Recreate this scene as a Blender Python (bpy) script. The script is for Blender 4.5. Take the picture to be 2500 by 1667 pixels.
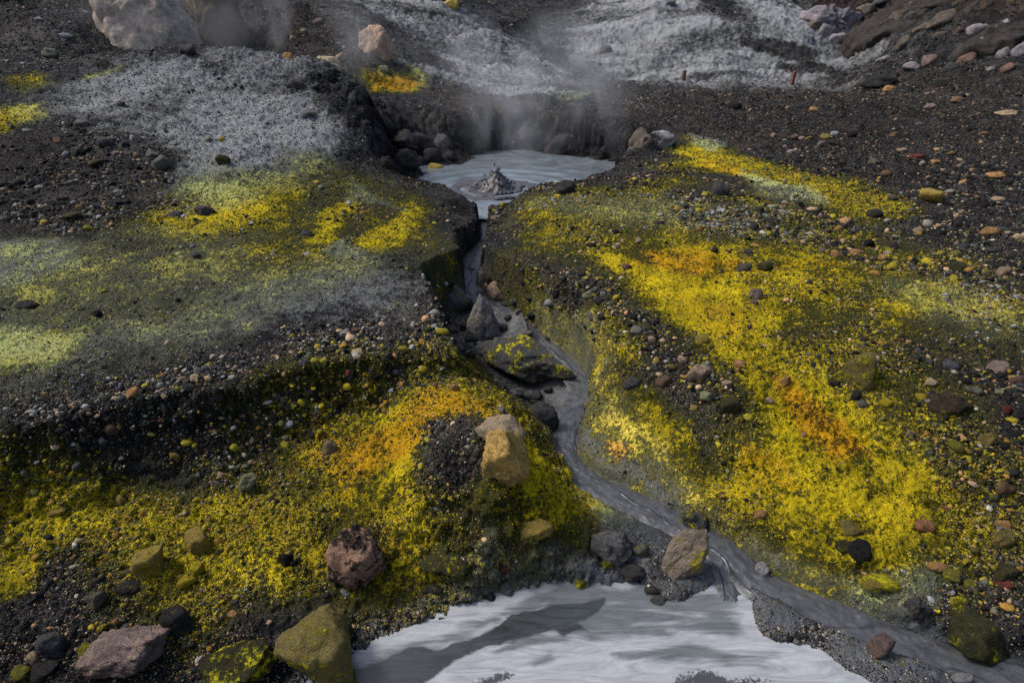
import bpy, bmesh, math, random
import numpy as np
from mathutils import Vector, Euler, Matrix

scene = bpy.context.scene
C = scene.collection
for o in list(bpy.data.objects): bpy.data.objects.remove(o)

# ---------------------------------------------------------------- camera
cam = bpy.data.cameras.new('camera'); cam.sensor_width = 36; cam.lens = 20.0; cam.clip_start = .05; cam.clip_end = 500
camo = bpy.data.objects.new('camera', cam); C.objects.link(camo)
camo.location = (0, 0, 2.0); camo.rotation_euler = (math.radians(62), 0, 0)
scene.camera = camo

# ---------------------------------------------------------------- overcast daylight
SUN_EL, SUN_AZ = math.radians(52), math.radians(-80)      # azimuth from +Y towards +X
world = bpy.data.worlds.new('World'); scene.world = world; world.use_nodes = True
wn = world.node_tree.nodes; wl = world.node_tree.links; wn.clear()
sky = wn.new('ShaderNodeTexSky'); sky.sky_type = 'NISHITA'; sky.sun_disc = False
sky.sun_elevation = SUN_EL; sky.sun_rotation = SUN_AZ; sky.air_density = 1.0; sky.dust_density = 4.0; sky.ozone_density = 1.0
bg = wn.new('ShaderNodeBackground'); bg.inputs['Strength'].default_value = .09
wo = wn.new('ShaderNodeOutputWorld'); wl.new(sky.outputs[0], bg.inputs[0]); wl.new(bg.outputs[0], wo.inputs[0])
sun = bpy.data.lights.new('sun', 'SUN'); sun.energy = 1.5; sun.angle = math.radians(14); sun.color = (1, .98, .955)
suno = bpy.data.objects.new('sun', sun); C.objects.link(suno)
sd = Vector((math.sin(SUN_AZ) * math.cos(SUN_EL), math.cos(SUN_AZ) * math.cos(SUN_EL), math.sin(SUN_EL)))
suno.rotation_euler = (-sd).to_track_quat('-Z', 'Y').to_euler(); suno.location = sd * 60
scene.view_settings.view_transform = 'Standard'; scene.view_settings.look = 'None'
scene.view_settings.exposure = .95; scene.view_settings.gamma = 1
scene.view_settings.use_curve_mapping = False
scene.cycles.use_denoising = True
scene.cycles.max_bounces = 6; scene.cycles.diffuse_bounces = 3; scene.cycles.glossy_bounces = 2; scene.cycles.volume_bounces = 1
scene.cycles.transparent_max_bounces = 8
scene.cycles.volume_step_rate = 3.0; scene.cycles.volume_max_steps = 64

SITE = {
"bumps": [[-0.253,2.755,0.2,0.1],[-0.395,2.661,0.16,0.05]],
"upper": [[-3.593,2.694,-0.02],[-3.16,2.903,-0.02],[-2.517,3.104,0],[-1.864,3.447,0],[-1.233,3.784,0],[-0.783,4.295,0],[-0.799,4.925,0],[-0.877,5.357,0],[-0.602,5.698,0],[-3.916,3.891,0.05],[-2.74,4.035,0.05],[-1.541,4.349,0.05],[-5.069,5.38,0.12],[-3.447,5.38,0.12],[-1.814,5.31,0.06],[-0.871,5.797,0.02],[-0.495,6.678,-0.1],[-0.467,7.499,-0.16],[-4.781,3.831,0.08],[-6.257,5.393,0.2],[-0.375,7.259,-0.2],[-0.233,6.983,-0.18],[-0.457,8.039,-0.22],[-0.244,7.966,-0.2],[-0.118,6.292,-0.1],[-0.043,5.611,-0.05],[0.403,5.265,-0.03],[0.856,4.778,-0.02],[1.051,4.242,-0.05],[1.103,3.839,-0.1],[1.194,3.524,-0.2],[1.281,3.255,-0.3],[1.541,4.333,0.02],[2.088,3.991,0],[2.704,3.951,0.02],[3.658,3.951,0.02],[1.625,3.531,-0.1],[2.195,3.497,-0.08],[3.028,3.447,-0.05],[3.57,3.413,-0.03],[4.221,3.363,0],[1.838,3.247,-0.26],[2.34,3.161,-0.2],[3.094,3.089,-0.15],[1.506,3.016,-0.43],[1.948,2.8,-0.42],[2.649,2.719,-0.35],[3.099,2.73,-0.2],[3.634,2.668,-0.15],[1.512,2.598,-0.57],[1.925,2.424,-0.56],[2.388,2.417,-0.52],[2.774,2.487,-0.46],[3.059,2.426,-0.4],[1.208,2.831,-0.62],[2.766,2.125,-0.55],[-1.996,2.215,-0.05],[-0.889,2.917,-0.03],[-2.794,1.941,-0.05],[-5.965,6.6,0.293],[-4.602,6.7,0.267],[-3.29,7.0,0.19],[-2.111,7.3,0.112],[-1.374,7.6,0.035],[-0.857,7.9,-0.043],[-7.158,6.6,0.293],[-6.644,7.6,0.568],[-5.116,7.7,0.55],[-3.682,8.1,0.474],[-2.706,8.6,0.38],[-2.088,9.3,0.185],[-7.364,8.7,0.934],[-5.661,8.8,0.921],[-4.361,9.2,0.872],[-3.087,9.7,0.811],[-2.505,10.0,0.774],[-8.836,8.7,0.934],[-8.203,10,1.391],[-7.028,10.2,1.379],[-5.46,10.4,1.367],[-3.898,10.8,1.343],[-2.844,10.7,1.09],[-8.151,11.5,1.605],[-7.239,11.6,1.736],[-5.998,11.7,1.821],[-5.218,11.8,1.819],[-4.188,11.8,1.664],[-3.464,11.6,1.534],[-9.157,11.3,1.579],[-10.955,11.3,1.645],[-10.345,13.0,1.963],[-10.38,15,2.291],[-11.977,15.5,2.803],[-13.188,14.5,2.361],[-9.575,13,1.816],[-10.359,16,2.044],[-8.957,21,3.088],[-5.253,21,2.637],[-6.478,18.5,1.948],[-7.505,20,2.607],[-3.766,17.5,1.348],[-3.994,16.5,1.094],[-3.283,17.2,0.85],[-2.449,14.7,0.659],[-1.477,13.7,0.451],[-0.484,14.4,0.471],[1.434,14.2,0.421],[1.916,13.5,0.397],[2.557,13.0,0.365],[3.407,13.6,0.333],[2.644,11.9,0.312],[2.666,11.0,0.15],[-0.612,18.5,0.561],[-2.283,17.3,0.76],[0.955,18,0.523],[2.153,18,0.468],[-3.501,22,1.938],[-4.018,26,3.347],[-5.872,25,3.296],[-0.711,22,1.309],[0.717,22,0.923],[2.407,21.5,0.536],[-2.305,24.5,2.61],[0.0,32,2.971],[3.619,28,1.121],[3.523,38,3.969],[4.272,26,0.34],[-1.144,37,3.918],[6.343,24,0.221],[9.889,25,0.253],[12.824,26,0.308],[7.385,29,1.918],[8.16,33,3.71],[11.077,29,1.918],[12.239,33,3.71],[13.738,28.6,1.595],[5.266,31,2.602],[13.747,33,3.358],[14.815,28.3,1.111],[17.406,37,2.921],[19.769,39,4.021],[18.611,33,0.771],[19.163,35,1.901],[14.273,23,0.806],[14.415,20,0.842],[12.099,14.5,0.632],[13.499,17.5,0.777],[16.734,28,2.544],[18.359,27,3.399],[17.403,22,2.184],[18.545,24,3.244],[15.851,22.5,1.681],[16.286,18,1.435],[2.919,12.2,0.269],[6.03,13.7,0.321],[8.491,13.2,0.382],[10.222,12,0.375],[5.265,17.5,0.295],[10.053,17.8,0.485],[4.878,9.3,0.248],[6.609,9.0,0.305],[7.693,8.8,0.342],[9.231,8.8,0.342],[2.99,9.5,0.211],[1.828,8.6,0.143],[2.863,7.2,0.138],[4.364,7.1,0.164],[5.821,7.0,0.19],[0.258,7.05,0.022],[0.883,5.9,0.031],[1.954,5.8,0.064],[3.2,5.7,0.098],[4.401,5.6,0.131],[5.352,5.5,0.164],[0.059,8.2,-0.014],[0.501,8.8,0.026],[1.147,9.0,0.07],[-1.189,8.8,0.039],[-0.774,8.3,-0.015],[1.734,9.5,0.133],[-0.088,8.1,-0.095],[-8.3,14.2,0.8],[-5.2,14.5,0.75],[-3.4,14.0,0.75],[-2.6,12.5,0.5],[-12,14,1.5],[-6.8,13.4,1.1],[-40,48,9],[-20,48,8],[0,50,9],[12,50,9.5],[25,48,9],[40,46,9],[-40,25,6],[40,25,6]],
"lower": [[-0.394,8.303,-0.33],[-0.432,7.423,-0.42],[-0.617,6.749,-0.52],[-0.674,6.201,-0.57],[-0.215,5.38,-0.6],[0.314,4.789,-0.62],[0.608,4.221,-0.635],[0.44,3.535,-0.65],[0.386,3.255,-0.66],[0.559,2.976,-0.68],[0.933,2.76,-0.695],[1.274,2.566,-0.71],[1.422,2.276,-0.73],[1.891,2.032,-0.76],[2.407,1.804,-0.8],[-0.888,5.982,-0.58],[-0.619,4.716,-0.58],[-0.416,4.136,-0.48],[-0.045,5.797,-0.5],[0.202,5.135,-0.28],[0.555,4.612,-0.27],[0.699,4.259,-0.33],[0.871,3.918,-0.18],[0.751,3.874,-0.38],[0.924,3.492,-0.25],[0.751,3.449,-0.4],[1.002,3.207,-0.44],[1.231,2.974,-0.5],[0.637,3.912,-0.56],[0.578,3.405,-0.59],[0.691,3.139,-0.62],[1.086,2.864,-0.65],[0.746,4.728,-0.14],[1.1,3.468,-0.27],[-0.36,3.553,-0.2],[-0.058,3.337,-0.27],[0.175,3.281,-0.46],[-0.402,3.075,-0.14],[-0.173,2.732,-0.17],[0.101,2.736,-0.3],[0.337,2.719,-0.55],[0.472,2.527,-0.6],[-0.654,2.879,-0.32],[-0.598,2.466,-0.44],[-0.113,2.304,-0.34],[0.118,2.46,-0.37],[0.164,2.323,-0.55],[-0.349,2.268,-0.62],[0.354,2.303,-0.66],[0.0,2.222,-0.7],[-0.883,3.57,-0.3],[-1.337,3.397,-0.4],[-2.113,3.129,-0.45],[-2.826,2.927,-0.46],[-3.301,2.846,-0.46],[-3.782,2.658,-0.46],[-2.961,2.386,-0.52],[-2.259,2.395,-0.53],[-1.606,2.547,-0.52],[-1.078,2.414,-0.55],[-2.64,1.929,-0.62],[-2.022,1.944,-0.64],[-1.394,1.959,-0.66],[-2.468,1.649,-0.74],[-1.69,1.661,-0.76],[-0.997,2.045,-0.71],[-0.734,2.043,-0.74],[-3.015,1.624,-0.7],[-2.242,1.344,-0.78],[-0.994,1.354,-0.8],[-0.908,1.701,-0.77],[-0.739,1.85,-0.77],[-0.42,2.003,-0.77],[-0.161,2.139,-0.765],[0.187,2.21,-0.76],[0.591,2.249,-0.76],[0.106,1.845,-0.83],[0.745,1.845,-0.83],[1.326,1.711,-0.82],[0.091,1.368,-0.83],[1.365,1.363,-0.82],[1.192,2.212,-0.755],[1.244,2.029,-0.755],[1.325,1.897,-0.755],[1.6,1.889,-0.76],[1.817,1.716,-0.745],[1.443,2.049,-0.715],[1.642,1.907,-0.72],[2.066,1.79,-0.745],[1.791,1.865,-0.725],[0.923,2.173,-0.74],[0.86,2.441,-0.68],[1.738,2.226,-0.67],[2.177,2.211,-0.62],[2.615,2.205,-0.58],[2.91,2.171,-0.54],[2.285,1.988,-0.7],[2.635,1.886,-0.69],[2.622,1.685,-0.8],[3.037,1.636,-0.72],[1.681,2.374,-0.64],[2.001,2.306,-0.63],[1.283,2.634,-0.64]],
"crater": [[-0.414,9.534,-0.5],[-1.132,10.547,-0.5],[-2.248,12.313,-0.42],[-2.539,12.487,-0.42],[0.423,11.965,-0.5],[1.797,12.809,-0.5],[2.497,13.246,-0.45],[-0.468,13.379,-0.52],[-1.415,13.569,-0.4],[-0.489,14.11,-0.42],[0.768,13.831,-0.4],[1.874,13.467,-0.4],[2.319,13.316,-0.4],[-2.778,11.3,0.1],[-2.731,11.6,0.392],[-2.474,12.6,0.455],[-2.205,12.9,0.17],[-1.789,13.0,-0.014],[-1.381,13.3,-0.219],[-2.764,13.8,0.698],[-2.345,13.9,0.384],[-0.48,14.663,-0.15],[0.76,14.502,-0.15],[1.848,14.086,-0.15]],
"gully": [[-0.484,8.118,0.08],[-0.421,7.54,0.06],[-0.365,6.819,0.06],[-0.56,5.968,0.1],[-0.744,5.622,0.16],[-0.898,5.357,0.16],[-0.84,5.027,0.15],[-0.719,4.592,0.15],[-0.559,3.991,0.15],[-0.424,3.693,0.14],[-0.626,3.618,0.3],[-0.927,3.63,0.34],[-1.166,3.51,0.36],[-1.553,3.369,0.38],[-1.995,3.111,0.38],[-2.423,2.938,0.38],[-2.814,2.775,0.36],[-3.168,2.617,0.36],[-3.795,2.337,0.36],[-3.181,1.184,0.4],[0.0,0.675,0.4],[3.169,1.049,0.4],[3.527,2.113,0.2],[3.058,2.277,0.16],[2.833,2.35,0.14],[2.564,2.348,0.14],[2.221,2.317,0.14],[1.874,2.303,0.14],[1.676,2.384,0.12],[1.504,2.56,0.12],[1.375,2.788,0.3],[1.487,3.046,0.5],[1.383,3.227,0.5],[1.197,3.549,0.4],[1.122,3.936,0.25],[1.074,4.26,0.2],[0.941,4.572,0.2],[0.715,4.869,0.22],[0.33,5.322,0.2],[-0.043,5.633,0.16],[-0.267,6.12,0.1],[-0.303,6.786,0.06],[-0.275,7.482,0.06],[-0.27,8.052,0.08]],
"rim": [[-0.483,8.2,0.15],[-0.721,8.35,0.4],[-1.197,8.85,0.5],[-1.788,9.2,0.35],[-2.274,9.7,0.4],[-2.541,10.2,0.7],[-2.74,10.7,0.7],[-2.953,12.5,0.7],[-2.829,14.2,0.5],[-2.454,14.6,0.5],[-2.067,14.0,0.5],[-1.494,13.4,0.5],[-0.865,13.8,0.55],[-0.335,14.2,0.6],[0.224,14.5,0.6],[0.775,14.2,0.6],[1.312,14.0,0.6],[1.9,13.3,0.5],[2.351,12.8,0.5],[2.426,12.0,0.3],[2.13,10.6,0.35],[1.765,9.6,0.5],[1.154,9.05,0.5],[0.504,8.85,0.5],[0.048,8.3,0.35],[-0.281,8.2,0.15]],
"stream": [[-0.405,8.885,0.113,-0.33],[-0.396,8.054,0.057,-0.35],[-0.384,7.481,0.062,-0.41],[-0.529,6.996,0.144,-0.5],[-0.534,6.279,0.116,-0.55],[-0.157,5.7,0.144,-0.58],[0.167,5.188,0.1,-0.6],[0.392,4.78,0.1,-0.615],[0.57,4.386,0.112,-0.63],[0.588,4.034,0.088,-0.64],[0.433,3.64,0.113,-0.65],[0.366,3.301,0.096,-0.66],[0.507,3.011,0.113,-0.675],[0.834,2.8,0.112,-0.69],[1.107,2.612,0.103,-0.705],[1.279,2.426,0.11,-0.715],[1.441,2.205,0.1,-0.73],[1.706,2.072,0.119,-0.745],[1.979,1.951,0.104,-0.765],[2.257,1.838,0.098,-0.785],[2.599,1.725,0.098,-0.81]],
"side_channel": [[0.969,2.686,0.055,-0.7],[1.112,2.535,0.061,-0.712],[1.203,2.374,0.054,-0.725],[1.23,2.229,0.06,-0.742],[1.221,2.087,0.08,-0.765],[1.177,1.949,0.105,-0.78]],
"pond": [[-0.958,1.602],[-0.85,1.711],[-0.733,1.824],[-0.418,1.986],[-0.16,2.116],[0.187,2.202],[0.543,2.238],[0.745,2.309],[0.863,2.196],[1.042,2.169],[1.227,2.238],[1.246,2.09],[1.289,1.907],[1.369,1.839],[1.574,1.828],[1.676,1.742],[1.753,1.661],[1.812,1.527],[1.33,0.989],[-0.548,0.989]],
"pond_z": -0.77,
"pool_z": -0.32,
"patches": [
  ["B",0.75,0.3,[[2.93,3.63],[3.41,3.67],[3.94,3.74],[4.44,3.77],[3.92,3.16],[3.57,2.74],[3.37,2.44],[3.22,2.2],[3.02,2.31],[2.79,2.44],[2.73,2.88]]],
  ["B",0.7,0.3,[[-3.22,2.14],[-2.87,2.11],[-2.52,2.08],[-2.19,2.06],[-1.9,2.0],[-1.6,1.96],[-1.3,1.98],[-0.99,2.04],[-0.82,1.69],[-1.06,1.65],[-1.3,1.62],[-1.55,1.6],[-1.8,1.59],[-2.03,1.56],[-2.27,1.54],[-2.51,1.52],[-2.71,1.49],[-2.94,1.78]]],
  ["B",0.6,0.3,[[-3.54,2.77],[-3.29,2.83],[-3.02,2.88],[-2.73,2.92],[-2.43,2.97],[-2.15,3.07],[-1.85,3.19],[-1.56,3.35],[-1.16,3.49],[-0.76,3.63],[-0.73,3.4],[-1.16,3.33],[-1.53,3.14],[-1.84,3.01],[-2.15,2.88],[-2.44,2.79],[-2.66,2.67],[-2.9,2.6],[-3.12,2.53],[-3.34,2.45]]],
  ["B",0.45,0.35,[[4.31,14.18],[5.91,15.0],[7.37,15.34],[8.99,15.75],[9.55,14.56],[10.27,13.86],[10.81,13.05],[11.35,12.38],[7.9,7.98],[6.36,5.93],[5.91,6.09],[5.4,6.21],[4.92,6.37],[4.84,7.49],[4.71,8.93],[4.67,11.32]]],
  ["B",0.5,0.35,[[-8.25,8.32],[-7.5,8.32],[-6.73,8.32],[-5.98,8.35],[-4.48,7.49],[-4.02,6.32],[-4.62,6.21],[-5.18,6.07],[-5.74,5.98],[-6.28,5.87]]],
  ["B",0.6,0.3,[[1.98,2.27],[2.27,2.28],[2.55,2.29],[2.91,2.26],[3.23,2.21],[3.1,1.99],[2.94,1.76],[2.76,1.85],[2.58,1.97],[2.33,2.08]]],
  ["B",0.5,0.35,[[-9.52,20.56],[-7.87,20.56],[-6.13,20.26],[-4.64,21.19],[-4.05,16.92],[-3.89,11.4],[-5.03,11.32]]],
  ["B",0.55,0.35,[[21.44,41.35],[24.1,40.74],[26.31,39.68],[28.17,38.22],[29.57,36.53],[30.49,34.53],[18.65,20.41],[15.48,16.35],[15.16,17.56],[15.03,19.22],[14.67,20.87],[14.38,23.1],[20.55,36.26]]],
  ["K",0.85,0.3,[[-0.54,2.94],[-0.25,2.83],[-0.15,2.75],[-0.16,2.51],[-0.34,2.48],[-0.54,2.63]]],
  ["G",1.0,0.25,[[-0.59,2.96],[-0.26,2.88],[-0.14,2.76],[-0.16,2.49],[-0.36,2.47],[-0.56,2.64]]],
  ["K",0.8,0.3,[[10.72,29.05],[11.94,28.62],[13.34,27.98],[13.08,27.67],[11.47,28.19],[10.54,28.73]]],
  ["K",0.9,0.3,[[11.7,27.25],[12.69,27.46],[13.75,27.05],[13.75,25.86],[13.09,26.65],[12.29,26.95]]],
  ["K",0.6,0.4,[[8.89,32.76],[10.83,32.39],[11.05,30.39],[9.8,30.39]]],
  ["K",0.7,0.4,[[-4.36,22.5],[-3.36,21.11],[-2.22,20.49],[-2.41,19.73],[-3.33,19.44],[-4.04,19.73]]],
  ["K",0.75,0.4,[[-0.48,9.63],[0.51,8.73],[1.65,9.24],[2.88,10.54],[2.49,11.62],[1.78,9.2],[1.08,8.77],[0.01,8.01],[-0.1,7.05],[-0.25,7.21]]],
  ["K",0.7,0.4,[[-1.94,11.06],[-1.04,8.6],[-0.59,8.19],[-0.45,7.95],[-0.67,6.92],[-0.88,7.21],[-1.33,8.1]]],
  ["K",0.5,0.3,[[-6.95,8.1],[-5.98,8.35],[-4.72,7.77],[-4.15,6.76],[-4.58,6.25],[-5.12,6.21],[-5.63,6.16]]],
  ["G",0.8,0.3,[[-0.48,9.63],[0.51,8.73],[1.65,9.24],[2.88,10.54],[2.12,8.47],[0.98,8.07],[0.01,7.43],[-0.1,7.05],[-0.25,7.21]]],
  ["W",0.5,0.3,[[-5.77,5.78],[-5.27,5.8],[-4.75,5.8],[-4.21,5.78],[-3.6,5.69],[-3.07,5.63],[-2.53,5.54],[-2.02,5.5],[-1.51,5.44],[-1.02,5.42],[-0.8,4.61],[-1.13,4.28],[-1.44,4.0],[-1.82,3.84],[-2.15,3.65],[-2.45,3.49],[-2.76,3.39],[-3.04,3.29],[-3.32,3.19],[-3.57,3.1],[-4.08,3.72],[-4.82,4.61]]],
  ["Y",0.43,0.35,[[-5.62,5.59],[-5.16,5.65],[-4.63,5.63],[-4.12,5.65],[-3.56,5.61],[-3.0,5.5],[-2.48,5.46],[-1.95,5.38],[-1.42,5.36],[-1.86,4.33],[-2.25,4.01],[-2.56,3.71],[-2.91,3.63],[-3.21,3.53],[-3.49,3.43],[-3.76,3.34],[-4.5,4.23]]],
  ["Y",0.45,0.35,[[-4.03,6.07],[-3.87,6.92],[-3.59,7.86],[-2.73,8.7],[-1.47,8.32],[-0.76,6.89],[-0.85,5.67],[-1.54,5.42],[-2.19,5.26],[-3.05,5.63]]],
  ["Y",0.5,0.3,[[0.01,6.89],[0.75,6.74],[1.55,7.13],[2.49,7.69],[3.13,7.24],[3.72,6.79],[3.94,6.16],[4.13,5.61],[4.3,5.14],[4.34,4.44],[3.52,3.75],[2.99,3.64],[2.52,3.56],[1.92,3.53],[1.46,4.01],[0.98,5.01],[0.54,5.76]]],
  ["Y",0.85,0.3,[[1.5,4.41],[1.85,4.23],[1.98,3.71],[2.23,3.24],[2.36,2.88],[1.95,2.8],[1.79,3.25],[1.56,3.7]]],
  ["Y",0.6,0.3,[[1.92,3.53],[2.28,3.52],[2.65,3.55],[2.88,3.31],[3.09,3.09],[2.97,2.72],[2.93,2.45],[2.48,2.36],[2.07,2.36],[1.67,2.38],[1.4,2.64],[1.48,3.12]]],
  ["Y",0.5,0.3,[[-1.97,2.85],[-1.55,3.2],[-1.22,3.33],[-0.87,3.36],[-0.56,3.64],[-0.19,4.54],[0.31,3.53],[0.51,3.09],[0.64,2.61],[0.36,2.26],[-0.01,2.23],[-0.34,2.25],[-0.7,2.32],[-1.08,2.42],[-1.6,2.52]]],
  ["W",0.45,0.4,[[-7.9,17.9],[-4.24,11.58],[-3.38,11.62],[-2.54,10.26],[-2.76,8.9],[-3.73,8.97]]],
  ["G",0.8,0.3,[[1.85,6.28],[2.56,6.0],[3.2,5.69],[3.5,5.09],[3.79,4.65],[4.34,4.44],[5.35,5.73],[5.06,6.16],[4.73,6.56],[4.36,7.08],[3.72,7.4],[3.03,7.69]]],
  ["G",0.5,0.3,[[2.79,3.82],[2.95,3.82],[2.95,3.4],[3.0,3.07],[3.0,2.76],[2.88,2.35],[2.69,2.61],[2.47,2.86],[2.35,3.18],[2.24,3.57]]],
  ["G",0.5,0.3,[[-0.11,7.83],[0.67,7.89],[1.59,8.9],[2.45,7.54],[1.75,5.8],[1.2,5.82],[0.68,5.95]]],
  ["Y",0.8,0.35,[[-0.1,7.05],[0.68,5.95],[1.03,5.42],[1.49,4.93],[1.53,4.26],[1.58,3.78],[1.86,3.81],[2.14,4.11],[2.63,4.12],[3.09,4.66],[3.83,4.7],[3.93,5.18],[3.52,5.3],[3.1,5.46],[2.33,5.61],[1.72,5.89],[1.18,6.3],[0.52,7.0]]],
  ["Y",1.15,0.3,[[0.85,5.67],[1.28,5.38],[1.71,4.92],[2.11,4.7],[2.12,4.23],[1.96,3.81],[1.57,3.72],[1.43,4.14],[1.18,4.88]]],
  ["Y",0.9,0.3,[[1.83,3.71],[2.25,3.6],[2.42,3.16],[2.59,2.85],[2.71,2.6],[2.74,2.42],[2.38,2.41],[2.0,2.32],[1.68,2.4],[1.51,2.58],[1.41,2.83],[1.52,3.06],[1.76,3.25]]],
  ["Y",0.68,0.3,[[-0.15,7.89],[0.46,8.13],[1.48,8.29],[2.34,8.41],[2.25,6.84],[2.33,5.87],[1.7,5.8],[1.2,5.89],[0.69,6.04],[0.01,6.89]]],
  ["Y",0.66,0.35,[[3.38,5.22],[3.9,4.81],[4.29,4.36],[3.95,3.92],[3.38,4.0],[2.77,4.07]]],
  ["Y",0.55,0.4,[[1.97,4.11],[2.48,4.14],[3.0,4.2],[3.07,3.77],[2.62,3.47],[2.28,3.52],[1.95,3.6]]],
  ["Y",1.2,0.25,[[3.56,11.79],[3.78,10.66],[3.93,9.34],[4.3,8.73],[4.72,7.98],[4.78,7.18],[4.34,6.87],[3.87,7.1],[3.56,7.89],[3.32,8.51],[2.94,8.83],[2.85,9.89]]],
  ["Y",0.7,0.35,[[2.82,7.69],[3.12,6.52],[3.46,5.78],[3.76,5.2],[4.3,5.14],[4.06,5.71],[3.78,6.23],[3.47,6.82],[3.14,7.66]]],
  ["Y",0.7,0.35,[[0.67,4.15],[0.82,3.53],[1.03,3.35],[1.21,3.11],[1.36,2.83],[1.49,2.55],[1.2,2.79],[0.97,3.01],[0.68,3.22],[0.55,3.51]]],
  ["Y",0.7,0.4,[[-0.04,5.71],[0.32,5.14],[0.82,4.43],[0.99,3.89],[0.95,3.67],[0.83,4.0],[0.56,4.73],[0.21,5.32]]],
  ["Y",1.0,0.4,[[-4.11,6.39],[-3.9,7.29],[-3.46,7.77],[-2.95,7.86],[-2.62,6.84],[-2.89,6.02],[-3.41,5.71],[-3.9,6.07]]],
  ["Y",0.5,0.4,[[-3.27,8.64],[-2.87,8.83],[-2.59,8.16],[-3.03,7.8],[-3.4,7.95]]],
  ["Y",1.1,0.35,[[-2.13,7.4],[-2.04,7.24],[-1.98,6.61],[-2.0,5.82],[-2.21,5.84],[-2.23,6.61]]],
  ["Y",1.1,0.35,[[-1.68,5.8],[-1.61,6.23],[-1.45,6.84],[-1.32,7.54],[-1.17,7.16],[-1.29,5.98],[-1.47,5.59]]],
  ["Y",0.6,0.4,[[-1.64,8.25],[-1.45,8.22],[-1.02,7.46],[-0.84,6.82],[-1.12,6.61],[-1.45,7.54]]],
  ["Y",0.65,0.4,[[-3.61,5.16],[-3.4,5.46],[-2.85,5.5],[-2.6,5.2],[-2.77,4.81],[-3.26,4.75]]],
  ["Y",0.42,0.5,[[-4.65,5.67],[-4.14,5.69],[-3.6,5.69],[-2.76,5.2],[-2.01,4.73],[-2.15,4.18],[-2.72,4.31],[-3.3,4.46],[-4.11,4.61],[-4.9,5.16]]],
  ["Y",0.8,0.35,[[-4.29,4.61],[-3.99,4.65],[-3.83,4.36],[-4.0,4.26]]],
  ["Y",1.05,0.35,[[-4.09,3.88],[-3.37,3.78],[-3.19,3.6],[-3.29,3.45],[-3.6,3.28]]],
  ["Y",0.8,0.35,[[-7.94,9.03],[-7.27,9.2],[-7.01,8.9],[-7.41,8.29]]],
  ["Y",0.65,0.35,[[-8.24,10.15],[-7.8,10.42],[-7.36,10.0],[-7.58,9.63]]],
  ["Y",0.6,0.35,[[-6.99,10.42],[-6.56,10.74],[-6.56,10.46],[-7.0,10.26]]],
  ["Y",0.55,0.4,[[-3.64,5.61],[-3.26,5.87],[-2.88,6.21],[-2.14,5.87],[-1.47,5.59],[-1.51,4.9],[-2.03,5.05],[-2.57,5.22]]],
  ["Y",0.85,0.3,[[-1.68,3.1],[-1.42,3.24],[-1.01,3.33],[-0.74,3.53],[-0.56,3.61],[-0.25,4.36],[0.04,3.4],[0.29,3.49],[0.23,3.09],[0.47,2.85],[0.59,2.65],[0.47,2.4],[0.36,2.27],[0.0,2.25],[-0.35,2.36],[-0.59,2.33],[-0.72,2.39],[-0.98,2.52],[-1.33,2.46],[-1.6,2.7]]],
  ["Y",1.2,0.3,[[-3.1,2.5],[-2.85,2.53],[-2.57,2.55],[-2.05,2.56],[-1.58,2.64],[-1.18,2.48],[-1.1,2.3],[-1.24,2.14],[-1.51,2.0],[-2.02,2.15],[-2.44,2.31],[-2.81,2.18]]],
  ["Y",1.0,0.3,[[-3.03,2.33],[-2.59,2.18],[-2.57,2.03],[-2.79,2.0]]],
  ["Y",1.0,0.25,[[0.08,2.89],[0.4,3.1],[0.62,2.67],[0.42,2.52],[0.18,2.57]]],
  ["Y",0.7,0.3,[[-0.79,3.51],[-0.63,3.59],[-0.69,3.2],[-0.87,3.01],[-0.97,3.1]]],
  ["Y",0.6,0.3,[[-0.88,5.46],[-0.61,5.87],[-0.6,5.82],[-0.82,5.46],[-0.79,4.9]]],
  ["O",1.0,0.3,[[1.87,3.53],[2.03,3.33],[2.21,3.06],[2.29,2.86],[2.09,2.88],[1.94,3.12],[1.88,3.31]]],
  ["O",0.6,0.35,[[1.57,3.05],[1.79,2.92],[1.79,2.69],[1.63,2.72],[1.49,2.92]]],
  ["O",0.8,0.35,[[1.26,5.69],[1.88,5.54],[2.25,5.16],[1.73,4.99],[1.27,5.34]]],
  ["O",0.5,0.35,[[1.45,4.75],[1.9,4.38],[1.88,3.87],[1.55,3.88]]],
  ["O",0.5,0.35,[[2.4,5.28],[3.18,5.22],[3.7,5.09],[3.02,4.92],[2.43,5.03]]],
  ["O",0.8,0.3,[[-0.9,3.07],[-0.71,3.3],[-0.27,3.18],[-0.06,3.22],[-0.37,2.85],[-0.78,2.82],[-1.01,2.67],[-1.47,2.92],[-1.25,3.09]]],
  ["O",0.8,0.3,[[0.66,3.28],[0.84,3.16],[0.73,3.11]]],
  ["O",0.7,0.3,[[3.28,10.42],[3.55,9.38],[3.49,8.57],[2.94,8.83]]],
  ["O",1.0,0.3,[[-3.69,16.85],[-2.91,18.03],[-2.62,17.43],[-3.35,15.87]]],
  ["O",0.6,0.3,[[-1.68,3.16],[-1.33,3.26],[-1.18,3.07],[-1.56,3.05]]],
  ["O",0.6,0.3,[[-0.99,2.56],[-0.69,2.41],[-0.56,2.32],[-0.75,2.3]]],
  ["Y",0.9,0.3,[[-3.82,16.92],[-2.74,18.3],[-2.49,16.98],[-3.45,15.46]]],
  ["W",1.0,0.4,[[-5.73,8.38],[-5.4,9.17],[-4.97,10.04],[-4.24,10.23],[-3.45,10.42],[-2.74,9.56],[-2.95,8.41],[-3.51,7.66],[-3.8,6.84],[-4.39,7.27],[-4.5,8.07]]],
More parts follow.
